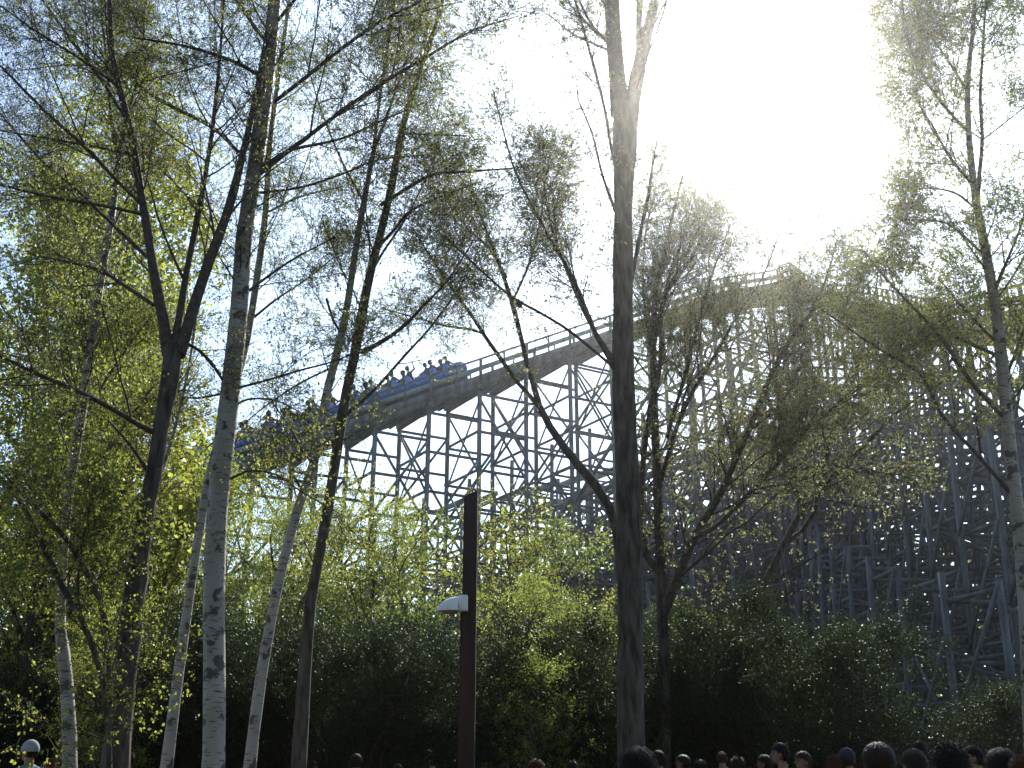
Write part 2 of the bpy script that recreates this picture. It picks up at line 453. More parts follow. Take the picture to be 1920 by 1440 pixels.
# -- dark tree forked in three
plant_tree('forked_tree', 'dark tree forking into three limbs, left of the thickest birch', 'tree',
  [D(p=[(215,1440,52),(232,1280,46),(250,1130,42),(270,980,35),(290,880,32),(302,800,31),(317,720,33),(325,650,36)], ground=1, n=2, t0=.7),
   D(p=[(316,665,24),(306,600,20),(290,520,18),(278,440,16),(264,360,15),(246,250,13),(228,180,12),(212,110,10),(205,0,9),(200,-130,5)], n=14),
   D(p=[(334,665,26),(350,620,22),(368,560,21),(392,490,19),(415,430,18),(432,380,17),(450,310,14),(475,200,10),(500,60,6)], dy=(0,.8), n=12),
   D(p=[(327,650,16),(340,570,13),(352,500,12),(368,420,12),(385,330,9),(400,230,8),(412,110,6),(420,0,4)], dy=(0,1.5), n=13),
   D(p=[(262,380,7),(217,337,7),(167,283,7),(83,207,6),(0,123,4),(-60,70,3)], dy=(0,-1), n=9),
   D(p=[(285,490,8),(260,467,8),(200,410,7),(140,353,6),(77,300,5),(0,213,3)], dy=(0,1), n=9),
   D(p=[(266,402,6),(200,387,6),(100,370,5),(0,347,4)], dy=(0,-.5), n=7),
   D(p=[(245,288,5),(167,273,5),(80,258,4),(0,245,3)], dy=(0,.7), n=6),
   D(p=[(296,815,11),(262,797,10),(233,780,9),(160,740,9),(67,700,7),(0,667,5),(-60,640,4)], dy=(0,-1.2), n=7),
   D(p=[(288,572,8),(240,540,7),(187,507,7),(120,490,5),(60,478,3)], dy=(0,.8), n=7),
   D(p=[(240,230,6),(190,150,6),(130,70,5),(80,0,4),(30,-70,2)], dy=(0,1), n=8),
   D(p=[(225,165,5),(150,110,5),(70,60,4),(0,10,3)], dy=(0,-1), n=7),
   D(p=[(340,640,6),(370,655,6),(398,683,6),(417,712,5)], dy=(0,.6), n=2, l=(.4,.8)),
   D(p=[(275,880,9),(262,860,6),(240,830,5),(205,790,3)], n=2, l=(.4,1))],
  12.5, M['bark'], M['leaf_spring'], l2=7, l3=5, nleaf=2, lsize=.032, rmin=.0021)
# -- thin birch by its side
plant_tree('birch_tree', 'very thin white birch stem hugging the right side of the dark forked tree', 'birch',
  [D(p=[(230,1440,11),(238,1330,11),(246,1230,10),(258,1130,9),(266,1050,8),(285,940,7),(320,830,6),(352,700,5),(372,560,4),(395,400,3)], ground=1, n=22, t0=.4)],
  13.4, M['birch'], M['leaf_spring'], l2=6, l3=5, nleaf=3, lsize=.034, len1=(.5, 1.2))
# -- left birch
plant_tree('birch_tree', 'leftmost birch, pale below and dark above, rising from a bulge near its foot', 'birch',
  [D(p=[(131,1440,27),(128,1340,27),(124,1270,24),(118,1220,25),(113,1170,19),(116,1080,19),(124,960,20),(134,890,19),(146,820,18),(158,740,18),(168,660,16),(184,560,15),(200,460,13),(212,390,12),(222,300,10)], ground=1, n=16, t0=.4),
   D(p=[(222,300,8),(208,220,6),(200,120,5),(190,20,4),(182,-90,2)], n=12),
   D(p=[(222,300,8),(238,220,6),(255,160,5),(268,80,4),(272,-20,3)], dy=(0,.6), n=12),
   D(p=[(205,440,6),(235,380,4),(262,330,4),(300,260,2)], dy=(0,1), n=7),
   D(p=[(168,770,6),(200,710,5),(240,650,4),(285,590,2)], dy=(0,1), n=8, l=(.5,1.3)),
   D(p=[(150,880,6),(190,860,5),(232,800,4),(290,720,3)], dy=(0,-.8), n=7, l=(.5,1.3))],
  15.2, M['birch_dark'], M['leaf_yellow'], l2=8, l3=6, nleaf=4, lsize=.036)
# -- curving shrubby stems low left
plant_tree('small_tree', 'small tree of two dark curving stems low at the left, crossing the leftmost birch', 'tree',
  [D(p=[(205,1440,10),(200,1340,10),(190,1270,10),(172,1210,11),(150,1155,12),(122,1110,12),(98,1060,12),(75,1010,11),(50,960,10),(20,915,9),(-30,870,7),(-80,830,4)], ground=1, n=12),
   D(p=[(203,1400,10),(204,1280,9),(200,1180,11),(180,1110,10),(150,1050,10),(115,1000,9),(80,965,8),(40,925,6),(0,880,4)], dy=(.3,-.6), n=10, ground=1),
   D(p=[(148,1150,6),(146,1090,5),(155,1020,4),(170,940,3)], n=6, l=(.4,1))],
  11.5, M['bark'], M['leaf_yellow'], l2=6, l3=5, nleaf=5, lsize=.034, len1=(.5, 1.3), trunk_first=2)
# -- the big dark trunk
plant_tree('big_tree', 'thick dark trunk standing upright right of the lamp post, forking beside the sun', 'tree',
  [D(p=[(1184,1440,52),(1182,1300,49),(1182,1150,48),(1180,1000,48),(1176,880,44),(1170,760,44),(1168,650,41),(1168,520,38),(1168,420,37),(1170,330,40),(1172,250,46),(1172,200,46)], ground=1, n=4, t0=.5, l=(.6,1.5)),
   D(p=[(1162,215,34),(1158,150,32),(1152,90,30),(1147,0,28),(1142,-120,20),(1135,-260,10)], n=10),
   D(p=[(1178,270,30),(1187,190,29),(1199,120,26),(1213,60,22),(1226,10,18),(1245,-100,12)], dy=(0,-.4), n=7),
   D(p=[(1190,190,16),(1198,120,14),(1198,40,13),(1202,-50,10),(1205,-160,6)], dy=(.2,.6), n=6),
   D(p=[(1160,330,6),(1148,290,6),(1140,240,6),(1133,200,6),(1115,130,6),(1098,70,5),(1078,0,4),(1050,-100,3)], dy=(0,.6), n=9),
   D(p=[(1150,80,7),(1120,60,6),(1095,20,5),(1070,-40,3)], dy=(0,-.6), n=6),
   D(p=[(1160,700,10),(1148,680,9),(1123,640,9),(1100,585,8),(1083,540,8),(1060,495,7),(1033,450,6),(1000,390,5),(967,325,4),(945,250,3),(925,170,3)], dy=(0,-.8), n=12, l=(.6,1.5)),
   D(p=[(1158,680,9),(1137,655,8),(1107,607,8),(1080,550,7),(1060,500,6),(1035,430,5),(1022,360,4),(1020,290,3)], dy=(0,.8), n=14, l=(.6,1.4)),
   D(p=[(1158,700,6),(1140,680,6),(1067,620,6),(1010,585,5),(960,557,5),(905,510,4),(873,480,3),(830,440,2)], dy=(0,-1), n=7, l=(.4,1)),
   D(p=[(1155,400,6),(1130,330,5),(1110,250,4),(1085,190,3)], dy=(0,.6), n=7, l=(.4,1.1)),
   D(p=[(1185,520,8),(1200,440,8),(1215,370,7),(1225,300,5),(1235,250,3)], dy=(0,.8), n=9, l=(.4,1.1))],
  14.0, M['bark'], M['leaf_willow'], l2=7, l3=5, nleaf=3, lsize=.034)
# -- limb tree at left of the big trunk
plant_tree('slender_tree', 'slender dark tree bending left from behind the thick dark trunk, bird on its twig', 'tree',
  [D(p=[(1175,1440,20),(1172,1250,20),(1165,1080,19),(1150,970,18),(1110,900,17),(1073,860,16),(1045,820,15),(1025,790,14),(1010,757,13),(997,710,11),(988,680,10),(975,625,9),(960,567,9),(945,520,8),(930,480,6),(900,400,4),(880,330,3)], ground=1, n=14, t0=.55, l=(.6,1.5)),
   D(p=[(1012,765,9),(990,738,9),(973,720,8),(930,660,8),(907,627,7),(880,585,6),(853,550,6),(820,500,5),(800,470,4),(770,420,2)], dy=(0,-.6), n=10, l=(.5,1.3)),
   D(p=[(905,625,5),(880,617,5),(840,612,4),(783,597,3),(713,577,2)], dy=(0,.4), n=4, l=(.3,.8)),
   D(p=[(960,567,5),(990,500,5),(1010,430,4),(1020,360,3),(1030,290,2)], dy=(0,.7), n=14, l=(.6,1.4)),
   D(p=[(965,592,3),(967,586,2.4),(970,580,2.2),(975,576.5,2)], dy=(0,0), n=0, bark=1),
   D(p=[(950,520,5),(920,470,4),(870,420,3),(830,360,2)], dy=(0,.8), n=9, l=(.5,1.2))],
  17.0, M['bark'], M['leaf_willow'], l2=8, l3=5, nleaf=4, lsize=.04, aspect=.45)
# -- multi-stemmed willow-like tree right of the big trunk
plant_tree('willow_tree', 'broad many-stemmed tree fanning up right of the thick dark trunk, below the sun', 'willow',
  [D(p=[(1248,1440,22.8),(1246,1250,21.3),(1240,1120,20.5),(1236,1000,18.2),(1232,900,16.0),(1228,780,14.4),(1225,670,12.9),(1228,560,10.6),(1245,480,8.4),(1262,400,6.1),(1280,330,3.8)], ground=1, n=26, t0=.3),
   D(p=[(1240,1080,13.7),(1222,1060,13.7),(1204,1020,12.2),(1200,950,11.4),(1207,860,10.6),(1220,760,9.1),(1238,690,9.1),(1240,590,7.6),(1255,520,6.1),(1290,420,3.8)], dy=(0,-.5), n=18, t0=.1),
   D(p=[(1246,1150,15.2),(1268,1090,16.7),(1300,1010,16.0),(1330,960,13.7),(1350,930,12.2),(1380,860,11.4),(1413,787,10.6),(1440,715,9.9),(1462,670,8.4),(1500,610,6.8),(1527,577,6.1),(1550,520,3.8),(1570,450,2.3)], dy=(0,-1), n=28, t0=.08),
   D(p=[(1240,900,9.1),(1262,820,8.4),(1290,750,7.6),(1320,700,6.8),(1350,650,6.1),(1380,595,4.6),(1430,520,3.0),(1460,440,2.3)], dy=(0,.8), n=16),
   D(p=[(1300,1010,9.1),(1345,985,8.4),(1413,917,7.6),(1473,853,6.8),(1520,797,5.3),(1570,760,3.8),(1620,720,2.3)], dy=(-.7,.2), n=20, t0=.05),
   D(p=[(1250,820,6.8),(1285,700,6.8),(1310,600,5.3),(1340,500,3.8),(1370,420,2.3)], dy=(0,1), n=16),
   D(p=[(1228,650,5.3),(1245,560,5.3),(1300,480,3.8),(1330,400,2.3)], dy=(0,-.8), n=12),
   D(p=[(1228,700,6.1),(1212,600,5.3),(1205,520,4.6),(1212,430,3.0),(1230,350,2.3)], dy=(0,.8), n=10)],
  20.0, M['bark'], M['leaf_willow'], l2=9, l3=6, nleaf=5, lsize=.045, aspect=.4, len1=(1.3, 3), len2=(.6, 1.4), up1=.3)
plant_tree('willow_tree', 'tree of slanting stems growing out of the bushes under the drop of the coaster', 'willow',
  [D(p=[(1330,1400,14.8),(1336,1290,14.8),(1347,1230,14.1),(1385,1165,13.3),(1430,1100,13.3),(1465,1030,11.8),(1507,953,10.4),(1550,905,8.9),(1600,857,8.1),(1645,810,6.7),(1683,773,5.9),(1740,733,3.7),(1790,700,2.2)], ground=1, n=22, t0=.15),
   D(p=[(1470,1020,9.6),(1500,1000,9.6),(1527,960,8.9),(1553,840,7.4),(1575,780,6.7),(1593,733,5.9),(1620,647,4.4),(1640,560,3.0),(1650,470,2.2)], dy=(0,.8), n=10),
   D(p=[(1507,955,6.7),(1470,850,5.9),(1460,740,5.2),(1480,640,3.7),(1495,540,3.0),(1500,470,2.2)], dy=(0,1.2), n=10),
   D(p=[(1593,733,4.4),(1640,700,3.7),(1680,620,3.0),(1700,540,2.2)], dy=(0,-.5), n=7),
   D(p=[(1553,840,5.2),(1530,760,4.4),(1540,680,3.7),(1580,600,3.0),(1600,500,2.2)], dy=(0,1.2), n=10),
   D(p=[(1480,900,5.2),(1530,870,3.7),(1600,880,3.0),(1680,890,2.2)], dy=(0,-.6), n=10)],
  21.0, M['bark'], M['leaf_willow'], l2=6, l3=5, nleaf=4, lsize=.045, aspect=.4, len1=(1.3, 3), len2=(.6, 1.4), up1=.3)
# -- right birch
plant_tree('birch_tree', 'rightmost birch with hanging golden green leaves, at the right edge', 'birch',
  [D(p=[(1935,1440,25.8),(1928,1250,24.9),(1920,1100,24.1),(1908,960,23.2),(1898,880,22.4),(1888,780,21.5),(1880,700,20.6),(1872,620,19.8),(1862,550,18.1),(1850,480,17.2),(1838,420,14.6),(1826,350,12.9),(1818,270,11.2),(1814,190,10.3),(1818,110,8.6),(1826,40,6.9),(1830,-80,4.3)], ground=1, n=24, t0=.4),
   D(p=[(1832,400,7.7),(1836,330,7.7),(1842,260,6.9),(1838,180,6.0),(1843,90,5.2),(1848,0,4.3),(1855,-100,2.6)], dy=(.1,.6), n=18),
   D(p=[(1822,345,6.0),(1780,293,5.2),(1747,233,4.3),(1730,207,3.4),(1715,160,1.7)], dy=(0,-.6), n=11),
   D(p=[(1817,250,6.0),(1763,190,6.0),(1730,140,5.2),(1707,87,4.3),(1693,13,3.4),(1685,-60,1.7)], dy=(0,-.8), n=15),
   D(p=[(1814,172,5.2),(1780,117,4.3),(1750,75,3.4),(1717,40,2.6),(1690,0,1.7)], dy=(0,.8), n=12),
   D(p=[(1830,392,4.3),(1793,363,4.3),(1747,353,3.4),(1705,357,2.6)], dy=(0,.6), n=6, l=(.5,1.1)),
   D(p=[(1842,475,5.2),(1783,423,4.3),(1740,413,3.4),(1673,413,2.6)], dy=(0,-.7), n=8, l=(.6,1.3)),
   D(p=[(1868,640,6.0),(1837,611,5.2),(1786,554,4.3),(1760,520,2.6)], dy=(0,.5), n=7, l=(.5,1.2)),
   D(p=[(1866,665,6.9),(1800,636,6.0),(1746,614,5.2),(1669,587,3.4),(1610,560,2.6)], dy=(0,1), n=5, l=(.6,1.2)),
   D(p=[(1886,785,7.7),(1840,740,7.7),(1813,705,7.7),(1771,643,6.9),(1748,614,6.0),(1703,567,5.2),(1655,515,4.3),(1620,470,2.6)], dy=(0,-1), n=7, l=(.6,1.3)),
   D(p=[(1900,930,7.7),(1830,850,6.9),(1767,780,6.0),(1730,707,5.2),(1680,672,5.2),(1630,643,4.3),(1540,580,2.6)], dy=(0,.8), n=8, l=(.6,1.3)),
   D(p=[(1860,560,7.7),(1875,520,6.9),(1892,480,5.2),(1915,420,3.4),(1935,330,2.6)], dy=(0,-.5), n=10),
   D(p=[(1880,720,6.9),(1905,660,6.0),(1925,600,5.2),(1950,520,3.4)], dy=(0,.5), n=10)],
  15.5, M['birch_dark'], M['leaf_spring'], l2=8, l3=6, nleaf=6, lsize=.035, trop2=-.1, up2=.0)

# -- generic trees built once and copied
def generic_tree(name, H, crown_r, trunk_r, leafm, nb, l2, l3, nl, ls, crown0=.25, aspect=.75, narrow=.6, bark=None, up=.35, loc=(0,0,0), stems=1):
    root = link(name, None, loc=loc)
    PP, QQ = [], []
    for s in range(stems):
        a = rng.uniform(0, 6.28); sp = .0 if stems == 1 else rng.uniform(.1, .5)
        pts = [np.array([math.cos(a) * sp * k * H * .16 + rng.normal() * .05 * k, math.sin(a) * sp * k * H * .16 + rng.normal() * .05 * k, H * k / 6]) for k in range(7)]
        pts[0][2] = -.1
        P, Q = smooth_line(pts, [trunk_r * (1 - .15 * k) for k in range(7)], 20)
        PP.append(P); QQ.append(np.maximum(Q, .01))
    P0 = np.array(PP); Q0 = np.array(QQ)
    V, F = tubes(P0, Q0, 8)
    link('trunk', mesh_from('trunk', V, F, [bark or M['bark']], smooth=True), root)
    P1, R1 = spawn(P0, Q0, nb, crown0, .97, crown_r * .7, crown_r * 1.25, (40, 75), up, .03, 8, .5, .012, .006, .1)
    P2, R2 = spawn(P1, R1, l2, .2, 1, crown_r * .28, crown_r * .6, (30, 65), .12, .0, 5, .6, .01, .004, .16)
    V, F = tubes(P1, R1, 4); V2, F2 = tubes(P2, R2, 3)
    link('branches', mesh_from('branches', np.concatenate([V, V2]), np.concatenate([F, F2 + len(V)]), [M['twig']], smooth=True), root)
    P3, R3 = spawn(P2, R2, l3, .15, 1, crown_r * .1, crown_r * .26, (25, 70), 0, -.05, 3, .6, .01, .003, .2)
    V, F = leaves(P3, nl, ls, aspect, .4, ls * 1.3)
    link('crown', mesh_from('crown', V, F, [leafm]), root)
    return root

def place(proto, used, loc, sc, rz, label, cat, group, zs=None):
    o = proto if not used.get(proto.name) else copy_tree(proto)
    used[proto.name] = True
    o.location = loc; o.scale = (sc, sc, zs or sc); o.rotation_euler = (0, 0, rz)
    o['label'] = label; o['category'] = cat
    if group: o['group'] = group
    return o
used = {}
def ground_at(px, Y):
    p = PT(px, 1424, Y); return (p[0], Y, 0)
def scale_to(px, py, Y, H):
    return PT(px, py, Y)[2] / H

maple = [generic_tree('leafy_tree', 10, 2.6, .16, M['leaf_yellow'], 60, 11, 8, 5, .075, .06),
         generic_tree('leafy_tree', 10, 2.9, .15, M['leaf_yellow'], 56, 11, 8, 5, .075, .08)]
green = [generic_tree('young_tree', 7, 2.0, .09, M['leaf_mid'], 46, 9, 7, 5, .06, .06, aspect=.55),
         generic_tree('young_tree', 7, 2.2, .08, M['leaf_yellow'], 46, 9, 7, 5, .06, .08, aspect=.55)]
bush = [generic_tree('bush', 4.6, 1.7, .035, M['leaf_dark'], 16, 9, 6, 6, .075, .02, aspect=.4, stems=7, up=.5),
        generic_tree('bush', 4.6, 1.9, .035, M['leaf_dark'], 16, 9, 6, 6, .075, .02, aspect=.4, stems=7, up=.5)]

# leafy trees behind the birches at the left
for k, (px, py, Y, lab) in enumerate([
    (60, 205, 25, 'tall yellow-green tree rising to a pointed top at the left edge'),
    (-60, 330, 27, 'dense yellow-green tree cut by the left edge, behind the tall pointed one'),
    (150, 560, 28, 'yellow-green tree standing behind the leftmost birch'),
    (20, 760, 22, 'low full yellow-green tree at the lower left, under the dark slanting limb'),
    (250, 850, 26, 'yellow-green tree filling the gap behind the dark forked trunk')]):
    place(maple[k % 2], used, ground_at(px, Y), scale_to(px, py, Y, 10.3) * .97, rng.uniform(0, 6), lab, 'tree', 'yellow-green trees at the left', None)
for k, (px, py, Y, lab) in enumerate([
    (345, 900, 27, 'light green young tree behind the slim birch, under the tail of the train'),
    (470, 905, 29, 'light green young tree between the thickest birch and the leaning birch'),
    (560, 960, 25, 'light green young tree at the foot of the two leaning trunks'),
    (665, 905, 28, 'light green young tree just right of the dark leaning trunk'),
    (735, 985, 26, 'light green young tree standing left of the lamp post'),
    (955, 945, 24, 'dense young tree right behind the lamp post'),
    (1060, 1015, 25, 'young tree between the lamp post and the thick dark trunk'),
    (1110, 1120, 23, 'low young tree touching the left side of the thick dark trunk'),
    (400, 960, 33, 'paler young tree seen just right of the slim leaning birch'),
    (520, 980, 32, 'paler young tree in the gap left of the leaning birch'),
    (625, 990, 34, 'paler young tree half hidden by the dark leaning trunk'),
    (300, 985, 31, 'paler young tree between the dark forked trunk and the slim birch'),
    (720, 1040, 31, 'low young tree with sunlit leaves in front of the coaster legs'),
    (180, 1120, 18.5, 'small green tree at the foot of the dark forked trunk'),
    (1010, 1110, 18.5, 'small green tree between the lamp post and the thick dark trunk, in front'),
    (1290, 1130, 26, 'low young tree right of the thick dark trunk, under the willow stems')]):
    place(green[k % 2], used, ground_at(px, Y), scale_to(px, py, Y, 7.2) , rng.uniform(0, 6), lab, 'tree', 'young trees below the coaster', None)
# dark bushes along the path
BUSHREF = ['bush cut by the left edge', 'bush at the foot of the leftmost birch', 'bush right of the dark forked trunk', 'bush filling the gap left of the thickest birch',
  'bush between the leaning birch and the dark leaning trunk', 'bush right of the dark leaning trunk', 'bush left of the lamp post', 'bush just right of the lamp post',
  'bush at the left of the thick dark trunk', 'bush right of the thick dark trunk', 'bush at the foot of the slanting stems', 'bush behind the largest round heads',
  'bush below the open timber legs at the right', 'bush at the foot of the rightmost birch',
  'taller bush behind the leftmost birch', 'taller bush behind the dark forked trunk', 'taller bush behind the slim leaning birch', 'taller bush behind the thickest birch',
  'taller bush behind the dark leaning trunk', 'taller bush in the middle of the gap left of the lamp post', 'taller bush directly behind the lamp post', 'taller bush midway between lamp post and thick trunk',
  'taller bush behind the thick dark trunk', 'taller bush under the fan of willow stems', 'taller bush behind the slanting stems', 'taller bush at the foot of the coaster legs', 'x', 'x', 'x']
nb = 0
for row, (Y, py0) in enumerate(((20.0, 1235), (22.5, 1195))):
    for px in np.arange(-60 + row * 60, 1990, 150):
        if px > 1640 and row == 1: continue
        py = py0 + rng.uniform(-55, 45)
        if px > 1650: py += 40
        if 1660 < px < 1830: py = 1345
        if 1250 < px < 1640: py -= 45
        ref = BUSHREF[nb]
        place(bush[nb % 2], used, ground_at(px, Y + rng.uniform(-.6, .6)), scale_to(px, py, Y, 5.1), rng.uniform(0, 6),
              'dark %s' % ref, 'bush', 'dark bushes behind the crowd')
        nb += 1
# the far tree line
far = [generic_tree('far_tree', 16, 5.0, .3, M['leaf_mid'], 30, 7, 5, 5, .32, .08), generic_tree('far_tree', 16, 5.5, .3, M['leaf_yellow'], 30, 7, 5, 5, .32, .08)]
k = 0
for px in np.arange(60, 2060, 105):
    Y = 88 + 8 * math.sin(px * .9)
    py = 1085 + 18 * math.sin(px * .021) + rng.uniform(-20, 20)
    if px > 1550: py -= 45
    place(far[k % 2], used, ground_at(px, Y), scale_to(px, py, Y, 17), rng.uniform(0, 6), 'distant sunlit green tree glimpsed through the timber of the coaster', 'tree', 'far trees beyond the coaster')
    k += 1

# unseen trees added behind and beside the camera to block sky fill
for k, (x, y, sc_) in enumerate(((-9, -5, 1.5), (-3, -9, 1.7), (4, -6, 1.6), (10, -8, 1.7), (-15, -10, 1.8), (16, -4, 1.6), (0, -15, 2.0), (-19, -1, 1.6), (21, -12, 2.0), (-9, -17, 2.0), (9, -17, 2.0))):
    place(maple[k % 2], used, (x, y, 0), sc_, k * 1.3, 'unseen leafy tree added behind the camera to dim the sky light', 'tree', 'unseen shade trees added behind the camera')

# ------------------------------------------------------------------ roller coaster
DL = np.array([.86, .51, 0]); DL /= np.linalg.norm(DL)
A0 = PT(750, 768, 48.0)
def on_lift(px, py):
    """point on the vertical plane of the lift hill"""
    d = ray(px, py); nn = np.array([-DL[1], DL[0], 0])
    t = np.dot(A0 - CAM, nn) / np.dot(d, nn)
    return CAM + d * t
LOW = on_lift(450, 868); HIGH = on_lift(1080, 648); CR = on_lift(1440, 540)
SL = (HIGH[2] - LOW[2]) / np.linalg.norm((HIGH - LOW)[:2])
def lift_pt(k):      # k metres along from A0
    p = A0 + DL * k; p = p.copy(); p[2] = A0[2] + SL * k; return p
KC = np.dot(CR - A0, DL)
path = [lift_pt(k) for k in np.arange(-30, KC - 4.4, 2.8)]
print('coaster', A0, SL, KC, CR)
LIFTN = len(path)
for px, py, Y in ((1395, 556, 60.2), (1440, 544, 61.6), (1490, 540, 61.6), (1540, 547, 60.4), (1590, 561, 58), (1635, 578, 54.8), (1675, 593, 51.5), (1712, 604, 48), (1750, 611, 45), (1793, 613, 42), (1840, 610, 39.5), (1895, 603, 37), (1955, 594, 34.8), (2035, 582, 32.5), (2130, 566, 30.5)):
    path.append(PT(px, py, Y))
path = np.array(path)
_tail, _ = smooth_line(path[LIFTN - 2:], np.ones(len(path) - LIFTN + 2), 34)
path = np.vstack([path[:LIFTN - 2], _tail]); LIFTN -= 1

def build_coaster():
    base = np.array([path[LIFTN // 2][0], path[LIFTN // 2][1], 0])
    root = link('roller_coaster', None, loc=base, label='tall grey wooden roller coaster, lift hill climbing right to a curved drop', cat='roller coaster')
    wd = M['wood']
    tr, wk, hr, hr2 = MB(), MB(), MB(), MB()
    def frame(P, i):
        t = P[min(i + 1, len(P) - 1)] - P[max(i - 1, 0)]
        h = np.array([t[0], t[1], 0]); h = norm(h)
        return norm(t), h, np.array([-h[1], h[0], 0])
    def deck(P, ties=True):
        for i in range(len(P) - 1):
            t, h, n = frame(P, i); t2, h2, n2 = frame(P, i + 1)
            a, b = P[i], P[i + 1]; z = np.array([0, 0, 1.])
            for s in (-.6, .6):          # laminated rails
                tr.beam(a + n * s + z * .12, b + n2 * s + z * .12, .2, .26)
                tr.beam(a + n * s + z * .27, b + n2 * s + z * .27, .1, .03, m=1)
            for s in (-1.75, -1.0, 1.0, 1.75):
                tr.beam(a + n * s - z * .32, b + n2 * s - z * .32, .14, .42)
            L = np.linalg.norm(b - a); m = max(2, int(L / .55))
            for q in range(m):
                u = (q + .5) / m; c = a * (1 - u) + b * u; nn = n * (1 - u) + n2 * u
                tr.beam(c - nn * 1.2 - z * .06, c + nn * 1.2 - z * .06, .22, .12, up=t)
            for q in range(max(1, int(L / .9))):      # joists under the deck
                u = (q + .5) / max(1, int(L / .9)); c = a * (1 - u) + b * u; nn = n * (1 - u) + n2 * u
                tr.beam(c - nn * 1.95 - z * .58, c + nn * 1.95 - z * .58, .10, .13, up=t)
            for s in (-1.45, 1.45):      # walkways
                wk.beam(a + n * s + z * .03, b + n2 * s + z * .03, .62, .05)
                wk.beam(a + n * s * 1.26 - z * .08, b + n2 * s * 1.26 - z * .08, .06, .34)
            for s in (-1.86, 1.86):
                hr = hr1 if s < 0 else hr2
                hr.beam(a + n * s + z * .98, b + n2 * s + z * .98, .10, .10)
                hr.beam(a + n * s + z * .46, b + n2 * s + z * .46, .05, .24 if s < 0 else .12, m=1 if s < 0 else 0)
                hr.beam(a + n * s - z * .5, a + n * s + z * .98, .12, .12)
                mid = (a + b) / 2 + (n + n2) / 2 * s
                hr.beam(mid - z * .1, mid + z * .98, .07, .07)
    hr1 = hr
    deck(path)
    off = base
    link('track', tr.mesh('track', [wd, M['steel']], off), root)
    link('walkway', wk.mesh('walkway', [wd], off), root)
    link('handrail', hr1.mesh('handrail', [wd, M['wood_teal']], off), root)
    link('handrail', hr2.mesh('handrail', [wd, M['wood_teal']], off), root)
    def bents(P, rows, lev=2.0, thick=.15, drop=.55, only=None):
        """rows: offsets across with how far below the deck each post stops"""
        for i in range(len(P)):
            t, h, n = frame(P, i); c = P[i]; top = c[2] - drop
            mb = MB()
            nxt = P[i + 1] if i < len(P) - 1 else None
            if nxt is not None: t2, h2, n2 = frame(P, i + 1)
            H = c[2]
            act = [(o, d, bt) for (o, d, bt) in rows if top - d > 2.5]
            ends = []
            for (o, d, bt) in act:
                zt = top - d + (1.6 if d == 0 and abs(o) > 1.7 else 0)*0
                foot = o + bt * zt * .09
                pt = np.array([c[0], c[1], 0]) + n * o; pt[2] = zt
                pb = np.array([c[0], c[1], 0]) + n * foot; pb[2] = -.2
                mb.beam(pt, pb, thick, thick * 1.25, up=h)
                ends.append((pt, pb))
            nl = int(top // lev)
            zs = [top - .35 - lev * q for q in range(nl + 1) if top - .35 - lev * q > .4]
            def at(e, z):
                pt, pb = e; u = (pt[2] - z) / (pt[2] - pb[2]); return pt * (1 - u) + pb * u
            for qi, z in enumerate(zs):
                live = [e for e in ends if e[0][2] > z]
                if len(live) > 1:
                    q0 = at(min(live, key=lambda e: np.dot(at(e, z) - c, n)), z); q1 = at(max(live, key=lambda e: np.dot(at(e, z) - c, n)), z)
                    mb.beam(q0, q1, .06, .14, up=(0, 0, 1))
                    if qi % 2 == 0 and qi + 1 < len(zs):
                        z2 = zs[min(qi + 2, len(zs) - 1)]
                        r0 = at(min(live, key=lambda e: np.dot(at(e, z) - c, n)), z2); r1 = at(max(live, key=lambda e: np.dot(at(e, z) - c, n)), z2)
                        mb.beam(q0 + h * .11, r1 + h * .11, .05, .12); mb.beam(q1 - h * .11, r0 - h * .11, .05, .12)
                if nxt is not None:
                    for ei, (o, d, bt) in enumerate(act):
                        e = ends[ei]
                        if e[0][2] < z: continue
                        zt2 = nxt[2] - drop - d
                        if zt2 < z and zt2 < 2: continue
                        foot2 = o + bt * max(zt2, .1) * .09
                        pt2 = np.array([nxt[0], nxt[1], 0]) + n2 * o; pt2[2] = zt2
                        pb2 = np.array([nxt[0], nxt[1], 0]) + n2 * foot2; pb2[2] = -.2
                        e2 = (pt2, pb2)
                        if zt2 > z - .1:
                            mb.beam(at(e, z) + n * .1, at(e2, z) + n * .1, .06, .14)
                        # long diagonals over two levels, alternating
                        if (qi + i + ei) % 2 == 0:
                            za, zb = z, z - 2 * lev
                            if zb > .2:
                                mb.beam(at(e, zb) - n * .11, at(e2, min(za, zt2)) - n * .11, .05, .13)
                                if qi % 3 == 0: mb.beam(at(e, za) + n * .18, at(e2, zb) + n * .18, .05, .13)
            # caps under the deck
            mb.beam(c - n * 2.0 - np.array([0, 0, .62]), c + n * 2.0 - np.array([0, 0, .62]), .24, .3)
            for vi in range(len(mb.V)):
                mb.V[vi] = mb.V[vi] + rng.normal(size=3) * .018
            link('bent', mb.mesh('bent', [wd], off), root)
    lift = path[:LIFTN]
    bents(lift, [(-1.75, 0, 0), (1.75, 0, 0), (4.4, 4.5, .3), (7.0, 11, .4), (-4.2, 14, -.4)])
    # evenly spaced bents under the curved drop
    P = path[LIFTN - 1:]
    seg = np.linalg.norm(np.diff(P, axis=0), axis=1); s = np.concatenate([[0], np.cumsum(seg)])
    uu = np.arange(1.4, s[-1], 2.3)
    P2 = np.array([[np.interp(u, s, P[:, c]) for c in range(3)] for u in uu])
    bents(P2, [(-1.75, 0, 0), (1.75, 0, 0), (-4.2, 3.5, -.5), (4.2, 5, .5), (-6.8, 9, -.5), (7.0, 10, .4)], lev=1.9)
    # the lower run of track standing behind, inside the same timber work
    N2 = np.array([-DL[1], DL[0], 0])
    low = []
